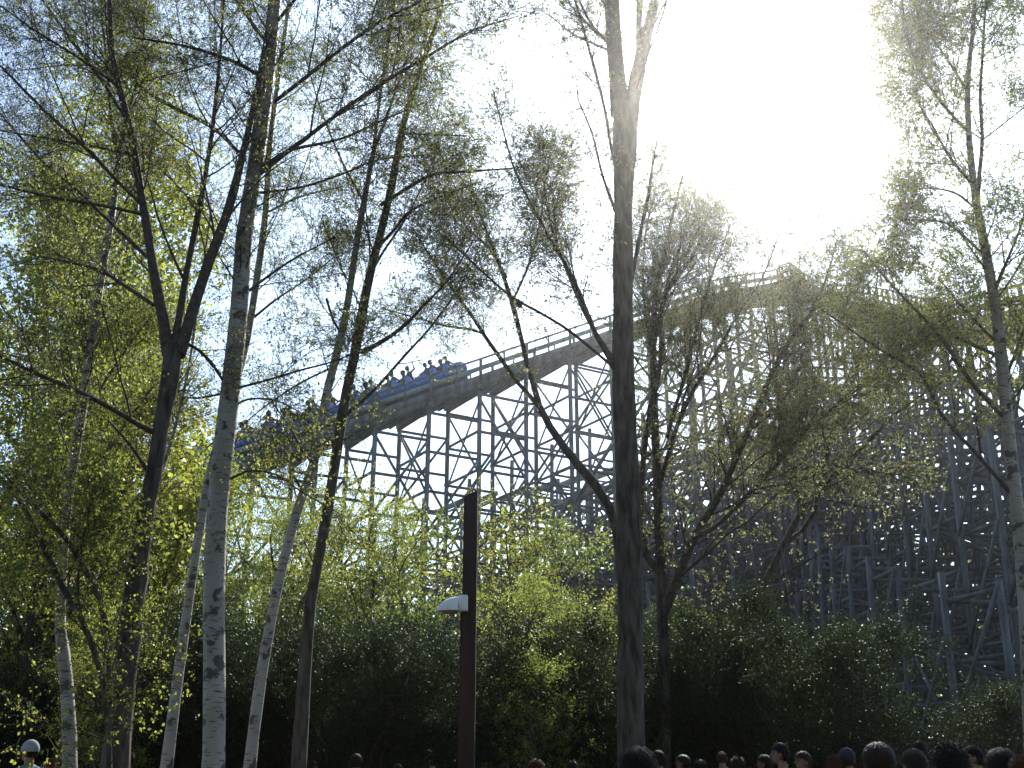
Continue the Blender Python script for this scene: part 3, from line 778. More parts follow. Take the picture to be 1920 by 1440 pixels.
    for k in np.arange(11, 38, 2.9):
        p = A0 + DL * k + N2 * 9.0; p = p.copy(); p[2] = 12.0 + .38 * k; low.append(p)
    low = np.array(low)
    bents(low, [(-1.75, 0, 0), (1.75, 0, 0), (4.0, 5, .3), (-4.0, 4, -.2)], lev=1.8)
    low2 = []
    for k in np.arange(9, 52, 2.6):
        p = A0 + DL * k + N2 * 17.0; p = p.copy(); p[2] = 15.0 + .32 * k; low2.append(p)
    bents(np.array(low2), [(-1.75, 0, 0), (1.75, 0, 0), (4.0, 4, .3), (-4.0, 6, -.2)], lev=1.5, thick=.13)
    return root
build_coaster()

# ------------------------------------------------------------------ people
def capsule(p0, r0, p1, r1, sides=12, caps=4):
    p0 = np.asarray(p0, float); p1 = np.asarray(p1, float)
    t = norm(p1 - p0)
    ref = np.array([0, 0, 1.]) if abs(t[2]) < .9 else np.array([0, 1., 0])
    a = norm(np.cross(t, ref)); b = np.cross(t, a)
    rings = []
    for k in range(caps + 1):
        ph = math.pi / 2 * k / caps
        rings.append((p0 - t * r0 * math.cos(ph), max(r0 * math.sin(ph), 1e-4)))
    for k in range(caps + 1):
        ph = math.pi / 2 * (1 - k / caps)
        rings.append((p1 + t * r1 * math.cos(ph), max(r1 * math.sin(ph), 1e-4)))
    th = np.arange(sides) * 2 * math.pi / sides
    V = np.concatenate([c + r * (np.cos(th)[:, None] * a + np.sin(th)[:, None] * b) for c, r in rings])
    F = []
    for k in range(len(rings) - 1):
        for j in range(sides):
            F.append((k * sides + j, k * sides + (j + 1) % sides, (k + 1) * sides + (j + 1) % sides, (k + 1) * sides + j))
    return V, F

def ellipsoid(c, r, nu=16, nv=10):
    V, F = capsule((0, 0, -1e-3), 1, (0, 0, 1e-3), 1, nu, nv // 2)
    return V * np.asarray(r) + np.asarray(c), F

def head_parts(c):
    x, y, z = c
    L = [ellipsoid((x, y + .008, z + .012), (.076, .095, .103)), ellipsoid((x, y - .035, z - .055), (.052, .055, .055)),
         capsule((x, y - .088, z + .012), .008, (x, y - .106, z - .018), .013),
         capsule((x - .03, y - .078, z + .028), .012, (x + .03, y - .078, z + .028), .012),
         capsule((x - .018, y - .083, z - .055), .009, (x + .018, y - .083, z - .055), .009),
         ellipsoid((x + .079, y + .01, z - .005), (.010, .020, .032)), ellipsoid((x - .079, y + .01, z - .005), (.010, .020, .032))]
    return L

def hand(w, d, side, palmn, curl=.5):
    """palm, four fingers and a thumb from wrist w heading d"""
    w = np.asarray(w, float); d = norm(np.asarray(d, float)); pn = norm(np.asarray(palmn, float))
    s = norm(np.cross(d, pn)) * side
    L = [capsule(w, .024, w + d * .05, .022), capsule(w + d * .03 + s * .022, .018, w + d * .075 + s * .024, .014), capsule(w + d * .03 - s * .022, .018, w + d * .075 - s * .024, .014)]
    for q, ln in zip((-.03, -.01, .01, .03), (.058, .072, .078, .068)):
        b = w + d * .08 + s * q
        m = b + (d * math.cos(curl * .7) + pn * math.sin(curl * .7)) * ln * .55
        e = m + (d * math.cos(curl * 1.8) + pn * math.sin(curl * 1.8)) * ln * .45
        L += [capsule(b - d * .01, .0095, m, .009, 8, 2), capsule(m, .009, e, .0078, 8, 2)]
    b = w + d * .025 + s * .03
    m = b + norm(d * .6 + s * .8) * .04
    L += [capsule(b, .012, m, .011, 8, 2), capsule(m, .0105, m + norm(d + s * .2 + pn * .3) * .03, .009, 8, 2)]
    return L

def remesh_body(name, parts, voxel, region):
    V, F, n = [], [], 0
    for v, f in parts:
        V.append(v); F.append(np.array(f) + n); n += len(v)
    me = mesh_from(name + '_src', np.concatenate(V), np.concatenate(F))
    o = bpy.data.objects.new(name + '_src', me); COL.objects.link(o)
    md = o.modifiers.new('r', 'REMESH'); md.mode = 'VOXEL'; md.voxel_size = voxel
    sm = o.modifiers.new('s', 'SMOOTH'); sm.factor = .5; sm.iterations = 2
    dg = bpy.context.evaluated_depsgraph_get(); dg.update()
    out = bpy.data.meshes.new_from_object(o.evaluated_get(dg)); out.name = name
    bpy.data.objects.remove(o); bpy.data.meshes.remove(me)
    npoly = len(out.polygons)
    C = np.zeros(npoly * 3); out.polygons.foreach_get('center', C); C = C.reshape(-1, 3)
    out.materials.clear()
    for _ in range(5): out.materials.append(M['dark'])
    out.polygons.foreach_set('material_index', region(C).astype(np.int32))
    out.polygons.foreach_set('use_smooth', np.ones(npoly, dtype=bool))
    out.update()
    return out

HC = (0, -.015, 1.635)
def standing(armup=False):
    L = head_parts(HC)
    L += [capsule((0, .012, 1.44), .058, (0, -.002, 1.58), .052)]
    for s in (-1, 1):
        L += [capsule((s * .07, .005, 1.36), .095, (s * .075, 0, 1.18), .088), capsule((s * .075, 0, 1.18), .088, (s * .07, .0, .98), .098),
              capsule((s * .05, .01, 1.45), .05, (s * .165, .01, 1.405), .058),
              capsule((s * .09, .0, .93), .092, (s * .1, -.005, .5), .06), capsule((s * .1, -.005, .5), .058, (s * .1, .015, .1), .042),
              capsule((s * .1, .03, .045), .042, (s * .11, -.15, .035), .035)]
        if armup and s == 1:
            el = np.array((s * .30, -.14, 1.24)); wr = np.array((s * .22, -.26, 1.46)); dd = wr - el
            L += [capsule((s * .178, .005, 1.40), .055, el, .043), capsule(el, .042, wr, .028)] + hand(wr, dd, s, (0, -1, 0), .8)
        else:
            el = np.array((s * .235, .03, 1.12)); wr = np.array((s * .245, -.045, .87))
            L += [capsule((s * .178, .005, 1.40), .055, el, .043), capsule(el, .042, wr, .028)] + hand(wr, wr - el, s, (-s, 0, 0), .5)
    def region(C):
        x, y, z = C.T; r = np.ones(len(C))
        r[(z < .97) & (np.abs(x) < .2)] = 2; r[z < .085] = 3
        r[(z > 1.485) & (np.abs(x) < .12) & (y > -.16)] = 0
        r[(z < .90) & (np.abs(x) > .195) & (z > .6)] = 0
        if armup: r[(x > .15) & (z > 1.33) & (y < -.16)] = 0
        r[(np.abs(np.abs(x) - .031) < .009) & (np.abs(z - HC[2] - .008) < .006) & (y < HC[1] - .06)] = 4
        return r
    return remesh_body('standing_person', L, .0085, region)

def seated(variant=0):
    """origin on the seat, facing +X"""
    L = []
    hc = (0, -.015, .78)
    L += head_parts(hc) + [capsule((0, .02, .58), .058, (0, 0, .72), .052)]
    for s in (-1, 1):
        L += [capsule((s * .07, .02, .50), .095, (s * .075, .03, .32), .09), capsule((s * .075, .03, .32), .09, (s * .08, .03, .11), .10),
              capsule((s * .05, .02, .59), .05, (s * .165, .02, .545), .058),
              capsule((s * .09, .0, .10), .09, (s * .11, -.42, .13), .062), capsule((s * .11, -.42, .13), .058, (s * .11, -.44, -.27), .042),
              capsule((s * .11, -.42, -.32), .04, (s * .12, -.58, -.33), .034)]
        if variant == 0: el = np.array((s * .25, -.12, .32)); wr = np.array((s * .16, -.34, .36))
        else: el = np.array((s * .30, -.16, .62)); wr = np.array((s * .27, -.20, .88))
        L += [capsule((s * .178, .02, .54), .055, el, .042), capsule(el, .041, wr, .028)] + hand(wr, wr - el, s, (0, 0, -1) if variant == 0 else (0, -1, 0), .7)
    def region(C):
        x, y, z = C.T; r = np.ones(len(C))
        r[(z < .22) & (y < .14)] = 2; r[z < -.29] = 3
        r[(z > .63) & (np.abs(x) < .12)] = 0
        if variant == 0: r[(y < -.30) & (z > .28)] = 0
        else: r[(z > .74) & (np.abs(x) > .18)] = 0
        r[(np.abs(np.abs(x) - .031) < .009) & (np.abs(z - hc[2] - .008) < .006) & (y < hc[1] - .06)] = 4
        return r
    return remesh_body('seated_person', L, .011, region), hc

def hair_mesh(kind, hc, mat):
    nu, nv = 40, 26
    V = []
    for j in range(nv + 1):
        ph = math.pi * j / nv
        for i in range(nu):
            th = 2 * math.pi * i / nu
            d = np.array([math.sin(ph) * math.cos(th), math.sin(ph) * math.sin(th), math.cos(ph)])
            front = -d[1]
            line = {'short': .30, 'curly': .22, 'long': .30, 'receding': .62}.get(kind, .3)
            low = {'short': -.70, 'curly': -.75, 'long': -2, 'receding': -.6}.get(kind, -.3)
            k = {'short': 1.06, 'curly': 1.15, 'long': 1.10, 'receding': 1.015}[kind]
            nz = .02 * math.sin(th * 9 + j) * math.sin(j * 1.7) + .012 * math.sin(th * 17 + j * 2.3)
            if kind == 'curly': nz *= 2.6
            if kind == 'receding' and d[2] > .5: k = .9
            face = front > .25 and d[2] < line + (.0 if front > .6 else -(.6 - front) * .6)
            ear = abs(d[0]) > .75 and d[2] < .0 and kind in ('short', 'receding')
            rr = np.array([.078, .097, .104]) * (k + nz)
            if kind == 'long' and d[2] < 0 and front < .2:
                p = np.array([d[0] * .10 / max(.35, math.hypot(d[0], d[1])) * .9, d[1] * .11 / max(.35, math.hypot(d[0], d[1])) * .9 + .02, -.22 * (-d[2]) ** .8]) if math.hypot(d[0], d[1]) > .2 else np.array([0, .02, -.21])
            elif face or ear or d[2] < low:
                p = d * np.array([.078, .097, .104]) * .72
            else:
                p = d * rr
            V.append(p + np.array(hc) + np.array([0, .008, .014]))
    F = [(j * nu + i, (j + 1) * nu + i, (j + 1) * nu + (i + 1) % nu, j * nu + (i + 1) % nu) for j in range(nv) for i in range(nu)]
    return mesh_from('hair', V, F, [mat], smooth=True)

def hair_full(kind, hc, mat):
    shell = hair_mesh(kind, hc, mat)
    n = {'short': 1500, 'curly': 2200, 'long': 1800, 'receding': 700}[kind]
    d = norm(rng.normal(size=(n * 3, 3)))
    front = -d[:, 1]
    line = {'short': .34, 'curly': .26, 'long': .34, 'receding': .75}[kind]
    ok = ~((front > .2) & (d[:, 2] < line)) & ~((front > -.25) & (np.abs(d[:, 0]) > .6) & (d[:, 2] < .05))
    ok &= d[:, 2] > {'short': -.72, 'curly': -.8, 'long': -.6, 'receding': -.65}[kind]
    if kind == 'receding': ok &= ~((d[:, 2] > .55))
    d = d[ok][:n]; n = len(d)
    c = np.array(hc) + np.array([0, .008, .014])
    k = {'short': 1.05, 'curly': 1.13, 'long': 1.09, 'receding': 1.02}[kind]
    root_ = c + d * np.array([.078, .097, .104]) * k
    down = np.array([0, .25, -1.0]) if kind != 'short' else np.array([0, -.1, -.8])
    flow = norm(down + rng.normal(size=(n, 3)) * (.9 if kind == 'curly' else .35) + np.stack([d[:, 0] * .8, d[:, 1] * .8, d[:, 2] * 0], 1) * .6)
    flow = norm(flow - (flow * d).sum(1, keepdims=True) * d * .85)
    L = rng.uniform(.6, 1.2, n)[:, None] * {'short': .034, 'curly': .04, 'long': .10, 'receding': .022}[kind]
    s_ = norm(np.cross(flow, d)) * .0028
    pts = []
    for q, lift in ((0, -.004), (.5, .006), (1, .004 + (.012 if kind == 'curly' else 0))):
        p = root_ + flow * L * q + d * lift + rng.normal(size=(n, 3)) * .0015
        w = (1, .9, .25)[int(q * 2)]
        pts += [p - s_ * w, p + s_ * w]
    V = np.stack(pts, 1).reshape(-1, 3); b = np.arange(n)[:, None] * 6
    F = np.concatenate([b + np.array([0, 1, 3, 2]), b + np.array([2, 3, 5, 4])])
    sv = np.zeros(len(shell.vertices) * 3); shell.vertices.foreach_get('co', sv); sv = sv.reshape(-1, 3)
    sf = np.zeros(len(shell.polygons) * 4, dtype=np.int32); shell.polygons.foreach_get('vertices', sf); sf = sf.reshape(-1, 4)
    return mesh_from('hair', np.concatenate([sv, V]), np.concatenate([sf, F + len(sv)]), [mat], smooth=True)

def cap_mesh(hc, mat, brim=True, k=1.13):
    nu, nv = 32, 12; V = []
    for j in range(nv + 1):
        ph = math.pi * .56 * j / nv
        for i in range(nu):
            th = 2 * math.pi * i / nu
            V.append(np.array([math.sin(ph) * math.cos(th) * .080 * k, math.sin(ph) * math.sin(th) * .098 * k, math.cos(ph) * .096 * k]) + np.array(hc) + np.array([0, .006, .022]))
    F = [(j * nu + i, (j + 1) * nu + i, (j + 1) * nu + (i + 1) % nu, j * nu + (i + 1) % nu) for j in range(nv) for i in range(nu)]
    mb = MB(); mb.add(V, F)
    if brim:
        W = []; m = 12
        for z in (0, -.006):
            for r_ in (0, 1):
                for q in range(m + 1):
                    u = -1 + 2 * q / m
                    W.append(np.array([u * .075, -.075 - r_ * .085 * math.sqrt(max(0, 1 - u * u * .92)), z - .012 - r_ * .018 - .012 * u * u]) + np.array(hc) + np.array([0, 0, .03]))
        n = m + 1; f = []
        for q in range(m):
            f += [(q, q + 1, n + q + 1, n + q), (2 * n + q + 1, 2 * n + q, 3 * n + q, 3 * n + q + 1), (n + q, n + q + 1, 3 * n + q + 1, 3 * n + q)]
        mb.add(W, f)
    return mb.mesh('cap', [mat], smooth=True)

def plain(name, c, rough=.8, v=.8): return noise_mat(name, tuple(x * v for x in c), c, 12, rough, spec=.12)
SK = [plain('skin_%s' % n, c, .5, .9) for n, c in (('fair', (.27, .155, .11)), ('tan', (.20, .11, .075)), ('brown', (.11, .062, .042)))]
HAIRC = {'black': plain('black_hair', (.012, .010, .010), .6), 'brown': plain('brown_hair', (.05, .028, .016), .55), 'auburn': plain('auburn_hair', (.10, .035, .016), .55),
         'grey': plain('grey_hair', (.09, .085, .08), .6), 'dark brown': plain('dark_brown_hair', (.025, .016, .011), .55)}
CL = {n: plain('cloth_' + n.replace(' ', '_'), c, .9, .75) for n, c in (('black', (.02, .02, .022)), ('navy', (.02, .03, .07)), ('grey', (.16, .16, .17)), ('white', (.6, .6, .6)),
      ('pale grey', (.30, .32, .36)), ('blue', (.04, .13, .42)), ('grey blue', (.16, .24, .34)), ('red', (.30, .03, .03)), ('olive', (.08, .09, .04)), ('denim', (.05, .08, .14)), ('orange', (.45, .14, .04)), ('purple', (.035, .028, .05)))}
stand_me = standing(False); stand_up = standing(True)
sit_me, SHC = seated(0); sit_up, _ = seated(1)
_hc = {}
def hair_for(kind, colour, hc, key):
    k = (kind, colour, key)
    if k not in _hc: _hc[k] = hair_full(kind, hc, HAIRC[colour])
    return _hc[k]
_cm = {}
def dress(o, mats):
    for i, m in enumerate(mats):
        o.material_slots[i].link = 'OBJECT'; o.material_slots[i].material = m
def person(px, top, w, facing, hair, colour, cloth, label, trousers='denim', skin=0, body=None, hat=None, group='people in the crowd'):
    Y = 362.0 / w
    p = PT(px, top + 5, Y)
    sc = p[2] / 1.755
    o = link('person', body or stand_me, loc=(p[0], Y, 0.012), label=label, cat='person', group=group)
    o.rotation_euler = (0, 0, R(facing)); o.scale = (1.0, 1.0, sc) if .93 < sc < 1.07 else (sc, sc, sc)
    dress(o, [SK[skin], CL[cloth], CL[trousers], M['dark'], M['dark']])
    if cloth == 'white': pass
    if hair:
        link('hair', hair_for(hair, colour, HC, 's'), o)
    if hat:
        key = hat[0] + hat[1]
        if key not in _cm: _cm[key] = cap_mesh(HC, CL[hat[1]], hat[0] == 'cap', 1.19)
        link('cap' if hat[0] == 'cap' else 'beanie', _cm[key], o)
    return o
# px, top, width, facing (0 = to the camera, -90 = left, 90 = right, 180 = away)
man = person(60, 1386, 28, 250, 'receding', 'dark brown', 'grey blue', 'person in a pale cap and grey blue shirt, dark strap, at the left edge', body=stand_up, hat=('cap', 'pale grey'), group=None)
sb = MB()
for (a, b) in (((-.10, -.09, 1.44), (-.11, .10, 1.44)), ((-.11, .10, 1.44), (.0, .112, 1.28)), ((.0, .112, 1.28), (.15, .09, 1.10))):
    sb.beam(a, b, .03, .012, up=(0, 1, 0))
link('strap', sb.mesh('strap', [M['dark']]), man)
person(97, 1418, 22, 150, 'short', 'auburn', 'grey blue', 'person in a pale blue top, reddish hair, right beside the pale cap')
person(243, 1406, 21, 180, 'short', 'black', 'black', 'person with dark hair in deep shade, right of the dark forked trunk')
person(585, 1423, 20, 120, 'short', 'dark brown', 'black', 'person with dark brown hair at the foot of the dark leaning trunk', skin=1)
person(668, 1410, 22, 170, 'short', 'dark brown', 'blue', 'person with dark hair and a bright blue collar, left of the lamp post')
person(691, 1425, 16, 130, 'short', 'brown', 'grey', 'small person with brown hair, right behind the one in the blue collar')
person(746, 1429, 22, 180, 'short', 'black', 'black', 'person whose black hair just shows midway between the blue collar and the lamp post')
person(811, 1433, 21, 180, 'short', 'grey', 'grey', 'person with greyish hair barely showing, left of the lamp post')
person(921, 1431, 18, 90, 'short', 'dark brown', 'black', 'person with dark brown hair, first to the right of the lamp post')
person(945, 1429, 22, 160, 'short', 'black', 'black', 'person with shiny black hair, second to the right of the lamp post')
person(974, 1430, 19, 140, 'short', 'grey', 'grey', 'person with short grey hair, third to the right of the lamp post')
person(1005, 1423, 26, 100, 'curly', 'auburn', 'black', 'person with sunlit curly auburn hair, right of the lamp post')
person(1073, 1423, 22, 180, 'short', 'dark brown', 'navy', 'person in dark clothes alone between the curly auburn head and the thick dark trunk')
person(1195, 1399, 54, 180, 'long', 'black', 'black', 'person with a large dark head of long hair, in front of the thick dark trunk')
person(1234, 1404, 25, -115, 'short', 'black', 'black', 'black-haired person in profile right of the large dark head at the thick trunk')
person(1281, 1412, 23, -120, 'short', 'dark brown', 'blue', 'person with brown hair and a bright blue collar, right of the thick dark trunk', skin=1)
person(1313, 1421, 21, 180, 'long', 'black', 'black', 'person with long black hair between the blue collar and the balding man')
person(1353, 1404, 21, 165, 'receding', 'brown', 'black', 'person with a balding sunlit crown, right of centre in the crowd')
person(1383, 1417, 25, 170, 'curly', 'brown', 'black', 'person with sunlit curly brown hair beside the balding man')
person(1434, 1412, 25, -125, 'short', 'dark brown', 'grey', 'person in profile at the left shoulder of the tall dark-haired man')
person(1463, 1390, 29, -105, 'short', 'black', 'navy', 'tall person with black hair and a dark jacket, standing head above those around')
person(1506, 1406, 27, -80, 'short', 'brown', 'black', 'person with short brown hair looking left, just right of the tall dark-haired one')
person(1530, 1417, 18, 180, 'curly', 'auburn', 'red', 'small person with auburn curls behind the brown-haired one looking left')
person(1564, 1416, 30, 190, 'curly', 'auburn', 'black', 'person with a round auburn head in front of the purple beanie')
person(1587, 1401, 30, 170, 'receding', 'brown', 'grey', 'person wearing a purple grey beanie', hat=('beanie', 'purple'))
person(1645, 1392, 60, 180, 'short', 'dark brown', 'black', 'nearest person, large round close-cropped head seen from behind', skin=2)
person(1712, 1403, 46, 190, 'short', 'dark brown', 'black', 'person with dark hair between the largest round head and the broad black-haired one')
person(1724, 1386, 22, 180, 'short', 'black', 'black', 'farther person with a dark head showing above the gap between two large heads')
person(1778, 1396, 58, 175, 'curly', 'black', 'black', 'person with a broad mass of black hair seen from behind')
person(1824, 1396, 31, -105, 'short', 'black', 'black', 'person in profile with short black hair looking left near the right edge')
person(1876, 1401, 44, 180, 'long', 'black', 'black', 'person with long black hair seen from behind, second from the right edge')
person(1916, 1419, 46, 180, 'curly', 'auburn', 'black', 'person with curly auburn hair cut by the right edge')

# ------------------------------------------------------------------ the train
def build_train():
    tdir = norm(DL + np.array([0, 0, SL])); nside = np.array([-DL[1], DL[0], 0]); tup = np.cross(tdir, -nside) * -1
    tup = norm(np.cross(nside, tdir)); tup = tup if tup[2] > 0 else -tup
    Mx = Matrix(((nside[0], -tdir[0], tup[0]), (nside[1], -tdir[1], tup[1]), (nside[2], -tdir[2], tup[2])))
    # local: x across (away from camera side), -y forward uphill, z up off the track
    if Mx.determinant() < 0: Mx = Matrix(((-nside[0], -tdir[0], tup[0]), (-nside[1], -tdir[1], tup[1]), (-nside[2], -tdir[2], tup[2])))
    q = Mx.to_quaternion()
    root = link('coaster_train', None, loc=lift_pt(-4), label='blue seven-car coaster train full of riders climbing the lift hill', cat='coaster train')
    root.rotation_mode = 'QUATERNION'; root.rotation_quaternion = q
    # car body side profile in (y,z): nose at -y
    prof_top = [(-1.12, .52), (-1.05, .70), (-.92, .82), (-.70, .80), (-.52, .62), (-.36, .55), (-.22, .60), (-.10, .86), (.02, .98), (.14, .92), (.28, .66), (.42, .56), (.56, .62), (.72, .88), (.86, .99), (.98, .94), (1.08, .72), (1.12, .45)]
    def car_mesh():
        mb = MB()
        for s in (-1, 1):
            for k in range(len(prof_top) - 1):
                (y0, z0), (y1, z1) = prof_top[k], prof_top[k + 1]
                xo, xi = s * .66, s * .60
                bulge = s * .03
                V = [(xo - bulge, y0, .30), (xo - bulge, y1, .30), (xo, y1, z1), (xo, y0, z0), (xi, y0, .30), (xi, y1, .30), (xi, y1, z1), (xi, y0, z0)]
                mb.add(V, [(0, 1, 2, 3), (7, 6, 5, 4), (3, 2, 6, 7), (1, 0, 4, 5), (0, 3, 7, 4), (2, 1, 5, 6)])
        for (y0, z0), (y1, z1) in zip(((-1.16, .30), (-1.2, .5), (-1.12, .70), (-.95, .84)), ((-1.2, .5), (-1.12, .70), (-.95, .84), (-.8, .86))):
            mb.add([(-.6, y0, z0), (.6, y0, z0), (.6, y1, z1), (-.6, y1, z1), (-.6, y0 + .05, z0), (.6, y0 + .05, z0), (.6, y1 + .05, z1 - .04), (-.6, y1 + .05, z1 - .04)],
                   [(0, 1, 2, 3), (7, 6, 5, 4), (3, 2, 6, 7), (1, 0, 4, 5), (0, 3, 7, 4), (2, 1, 5, 6)])
        mb.box((0, 0, .27), (1.2, 2.2, .06), 1); mb.box((0, 0, .04), (1.0, 2.1, .38), 1); mb.box((0, -1.25, .1), (.16, .5, .12), 1)
        return mb.mesh('car', [M['blue'], M['dark']])
    cm = car_mesh()
    sb = MB(); sb.box((0, .12, .46), (1.1, .5, .12)); sb.add([(-.56, .36, .4), (.56, .36, .4), (.5, .46, 1.05), (-.5, .46, 1.05), (-.56, .44, .4), (.56, .44, .4), (.5, .54, 1.05), (-.5, .54, 1.05)],
                   [(0, 1, 2, 3), (7, 6, 5, 4), (3, 2, 6, 7), (1, 0, 4, 5), (0, 3, 7, 4), (2, 1, 5, 6)])
    seat = sb.mesh('seat', [M['dark']])
    V, F = capsule((-.06, 0, 0), .13, (.06, 0, 0), .13, 14, 2); wheel = mesh_from('wheel', V * np.array([.5, 1, 1]), F, [M['dark']], smooth=True)
    lb = MB(); lb.beam((-.5, -.22, .78), (.5, -.22, .78), .04, .04); lb.beam((0, -.22, .78), (0, -.4, .35), .04, .04); lap = lb.mesh('lap_bar', [M['steel']])
    Rw = q.to_matrix()
    rows = []
    heads = [(852, 'front'), (782,), (713,), (633,), (545,), (468,), (388,)]
    # place cars by where their middles stand on the lift, in source pixels
    for ci, px in enumerate((838, 768, 698, 622, 543, 464, 380)):
        d0 = on_lift(px, 722 + (838 - px) * .36)
        k = np.dot(d0 - A0, DL)
        c = lift_pt(k) + np.array([0, 0, .50])
        if ci == 0: pass
        car = link('car', cm, root); loc = Rw.transposed() @ (Vector(c) - root.location); car.location = loc
        for ri, yy in enumerate((-.36, .62)):
            st = link('seat', seat, car, loc=(0, yy - .12, 0)); st2 = link('lap_bar', lap, car, loc=(0, yy - .05, 0))
            rows.append((ci, ri, loc + Vector((0, yy, .50)), c))
        for sx in (-.6, .6):
            for sy in (-.75, .75): link('wheel', wheel, car, loc=(sx, sy, .10))
    cloths = ['navy', 'grey', 'black', 'grey blue', 'white', 'red', 'olive', 'black', 'orange', 'denim']
    hairs = [('short', 'dark brown'), ('short', 'black'), ('long', 'brown'), ('curly', 'brown'), ('short', 'brown'), ('long', 'black'), ('short', 'grey')]
    ords = ['first', 'second', 'third', 'fourth', 'fifth', 'sixth', 'last']
    n = 0
    for ci, ri, loc, c in rows:
        for side in (-1, 1):
            up = (n % 9 == 4)
            w = root.location + Rw @ (loc + Vector((side * .28, 0, 0)))
            near = (Rw @ Vector((side, 0, 0))).y < 0
            cl = cloths[(n * 3 + ri) % 10]; hk, hcx = hairs[(n * 5 + ci) % 7]
            o = link('person', sit_up if up else sit_me, loc=w, cat='person', group='riders on the coaster train',
                     label='rider in %s, %s seat, %s row of the %s train car' % (cl, 'near' if near else 'far', ('front', 'back')[ri], ords[ci]))
            o.rotation_mode = 'QUATERNION'; o.rotation_quaternion = q
            s = 1.08 + rng.uniform(-.06, .06); o.scale = (s, s, s)
            dress(o, [SK[n % 3 if n % 4 else 0], CL[cl], CL['denim'], M['dark'], M['dark']])
            link('hair', hair_for(hk, hcx, SHC, 'r'), o)
            n += 1
build_train()

# ------------------------------------------------------------------ lamp post
def lamp():
    Y = 11.0
    b = PT(880, 1424, Y); wl_ = PXW(35, Y, 1300); wu = PXW(26, Y, 1000)
    zt = PT(882, 930, Y)[2]; zs = PT(882, 1150, Y)[2]
    root = link('street_lamp', None, loc=(b[0], Y, 0), label='square dark red-brown post with a white half-dome lamp on its left side', cat='street lamp')
    cx = PT(882, 1000, Y)[0] - b[0]; cl = PT(879, 1300, Y)[0] - b[0]
    mb = MB()
    x0, x1 = cx - wu / 2, cx + wu / 2; d = .09
    mb.add([(x0, -d, -.3), (x1, -d, -.3), (x1, d, -.3), (x0, d, -.3), (x0, -d, zt - .03), (x1, -d, zt + .05), (x1, d, zt + .05), (x0, d, zt - .03)],
           [(3, 2, 1, 0), (4, 5, 6, 7), (0, 1, 5, 4), (1, 2, 6, 5), (2, 3, 7, 6), (3, 0, 4, 7)])
    xl = cl - wl_ / 2
    mb.add([(xl, -d + .003, -.3), (x0 - .002, -d + .003, -.3), (x0 - .002, d - .003, -.3), (xl, d - .003, -.3), (xl, -d + .003, zs), (x0 - .002, -d + .003, zs), (x0 - .002, d - .003, zs), (xl, d - .003, zs)],
           [(3, 2, 1, 0), (4, 5, 6, 7), (0, 1, 5, 4), (1, 2, 6, 5), (2, 3, 7, 6), (3, 0, 4, 7)])
    post = link('post', mb.mesh('post', [M['post']]), root)
    bv = post.modifiers.new('b', 'BEVEL'); bv.width = .006; bv.segments = 2
    z0, z1 = PT(870, 1149, Y)[2], PT(870, 1120, Y)[2]
    xa, xb = PT(861, 1135, Y)[0] - b[0], PT(878, 1135, Y)[0] - b[0]
    br = MB(); br.box(((xa + xb) / 2, -.075, (z0 + z1) / 2), (xb - xa, .21, z1 - z0))
    bo = link('bracket', br.mesh('bracket', [M['white']]), root)
    bv = bo.modifiers.new('b', 'BEVEL'); bv.width = .008; bv.segments = 2
    # half dome: a quarter ellipsoid hood, flat underneath, tapering to the left
    L = xa - (PT(818, 1150, Y)[0] - b[0]); H = (z1 - z0) * .93; W = .12
    nu, nv = 20, 12; V = []
    for j in range(nv + 1):
        u = j / nv                              # 0 at the bracket, 1 at the tip
        hh = H * max(0, 1 - u ** 2) ** .72 + .003; ww = W * math.sqrt(max(0, 1 - u ** 2.6)) + .003
        for i in range(nu + 1):
            th = math.pi * i / nu
            V.append((xa - L * u, -.075 + ww * math.cos(th), z0 + .006 + hh * math.sin(th)))
    n1 = nu + 1
    F = [(j * n1 + i, (j + 1) * n1 + i, (j + 1) * n1 + i + 1, j * n1 + i + 1) for j in range(nv) for i in range(nu)]
    F += [((j) * n1, j * n1 + nu, (j + 1) * n1 + nu, (j + 1) * n1) for j in range(nv)]
    sh = link('lamp_shade', mesh_from('lamp_shade', V, F, [M['white']], smooth=True), root)
    es = sh.modifiers.new('e', 'EDGE_SPLIT'); es.split_angle = R(50)
    gv, gf = ellipsoid((xa - L * .42, -.075, z0 + .002), (L * .36, W * .6, .028))
    link('lamp_glass', mesh_from('lamp_glass', gv, gf, [M['glass']], smooth=True), root)
lamp()

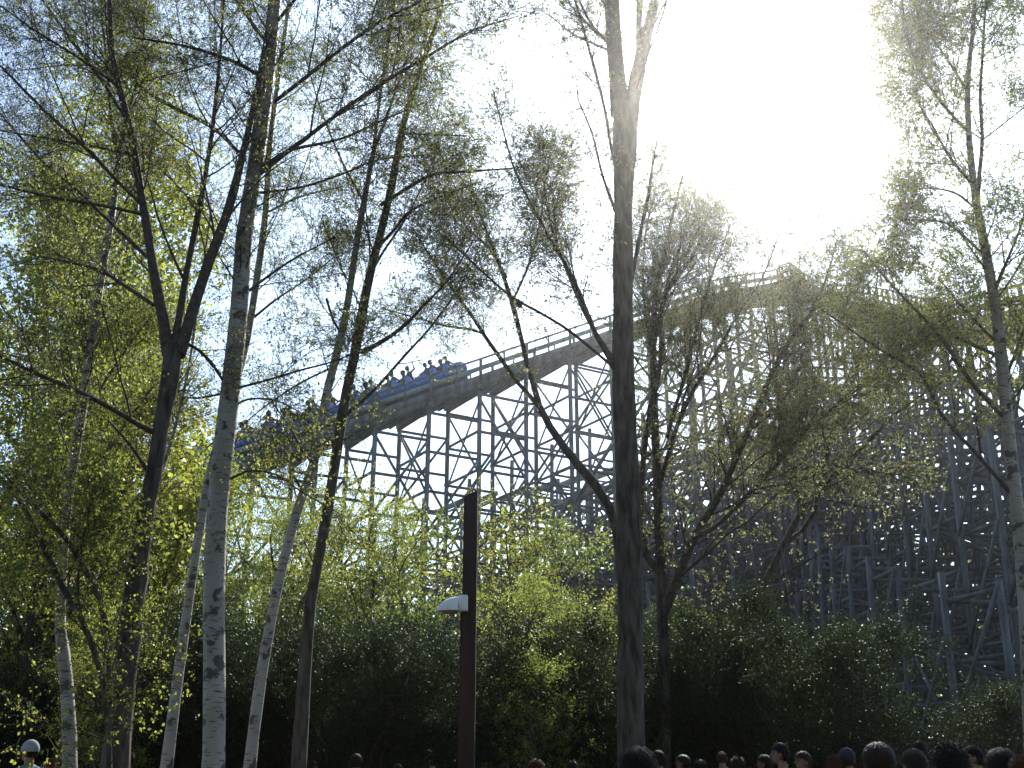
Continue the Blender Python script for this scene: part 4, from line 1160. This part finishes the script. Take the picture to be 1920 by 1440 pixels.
# ------------------------------------------------------------------ the bird
def bird():
    c = PT(972.5, 570, 17.0)
    root = link('bird', None, loc=c, label='small round bird with a reddish breast on a twig left of the thick trunk', cat='bird')
    root.scale = (1.45, 1.45, 1.45)
    rb = noise_mat('reddish_feathers', (.10, .03, .025), (.16, .06, .045), 20, .8); gb = noise_mat('grey_brown_feathers', (.05, .045, .04), (.09, .08, .07), 20, .8)
    def rem(parts, name, mat):
        me = remesh_body(name, parts, .0035, lambda C: (C[:, 2] > C[:, 0] * .9 + .012).astype(int))
        me.materials.clear(); me.materials.append(mat); me.materials.append(gb); return me
    body = rem([ellipsoid((0, 0, .002), (.044, .042, .050)), capsule((-.008, 0, .032), .028, (-.014, 0, .036), .026), capsule((.02, 0, -.02), .03, (.038, 0, -.045), .016)], 'body', rb)
    link('body', body, root)
    link('beak', mesh_from('beak', *capsule((-.036, 0, .026), .006, (-.058, 0, .024), .0015, 8, 2), [M['dark']]), root)
    tv = MB(); tv.add([(.034, -.008, -.044), (.044, -.008, -.036), (.085, -.012, -.098), (.076, -.012, -.104), (.034, .008, -.044), (.044, .008, -.036), (.085, .012, -.098), (.076, .012, -.104)],
                      [(0, 1, 2, 3), (7, 6, 5, 4), (3, 2, 6, 7), (1, 0, 4, 5), (0, 3, 7, 4), (2, 1, 5, 6)])
    link('tail', tv.mesh('tail', [gb]), root)
    for s in (-1, 1):
        link('leg', mesh_from('leg', *capsule((-.004, s * .01, -.035), .0035, (.004, s * .008, -.066), .003, 6, 2), [M['dark']]), root)
bird()

# ------------------------------------------------------------------ haze
hz = MB(); hz.box((20, 55, 23), (260, 190, 48))  # scattering box added to imitate the veil of glare round the sun
hm, hn, hl = new_mat('glare_haze')
pv = hn.new("ShaderNodeVolumePrincipled"); pv.inputs['Color'].default_value = (1.0, .97, .93, 1)
pv.inputs['Density'].default_value = .0008; pv.inputs['Anisotropy'].default_value = .935
pv.inputs['Density Attribute'].default_value = ''
ho = hn.new("ShaderNodeOutputMaterial"); hl.new(pv.outputs[0], ho.inputs['Volume'])
hm.cycles.homogeneous_volume = True
link('glare_haze', hz.mesh('glare_haze', [hm]), kind='stuff')
print('polys', sum(len(m.polygons) for m in bpy.data.meshes))

for _o in COL.objects:
    if _o.get('label') and len(_o['label'].split()) > 16: print('LONG', _o.name, len(_o['label'].split()), _o['label'])
print('BUSHES', nb)
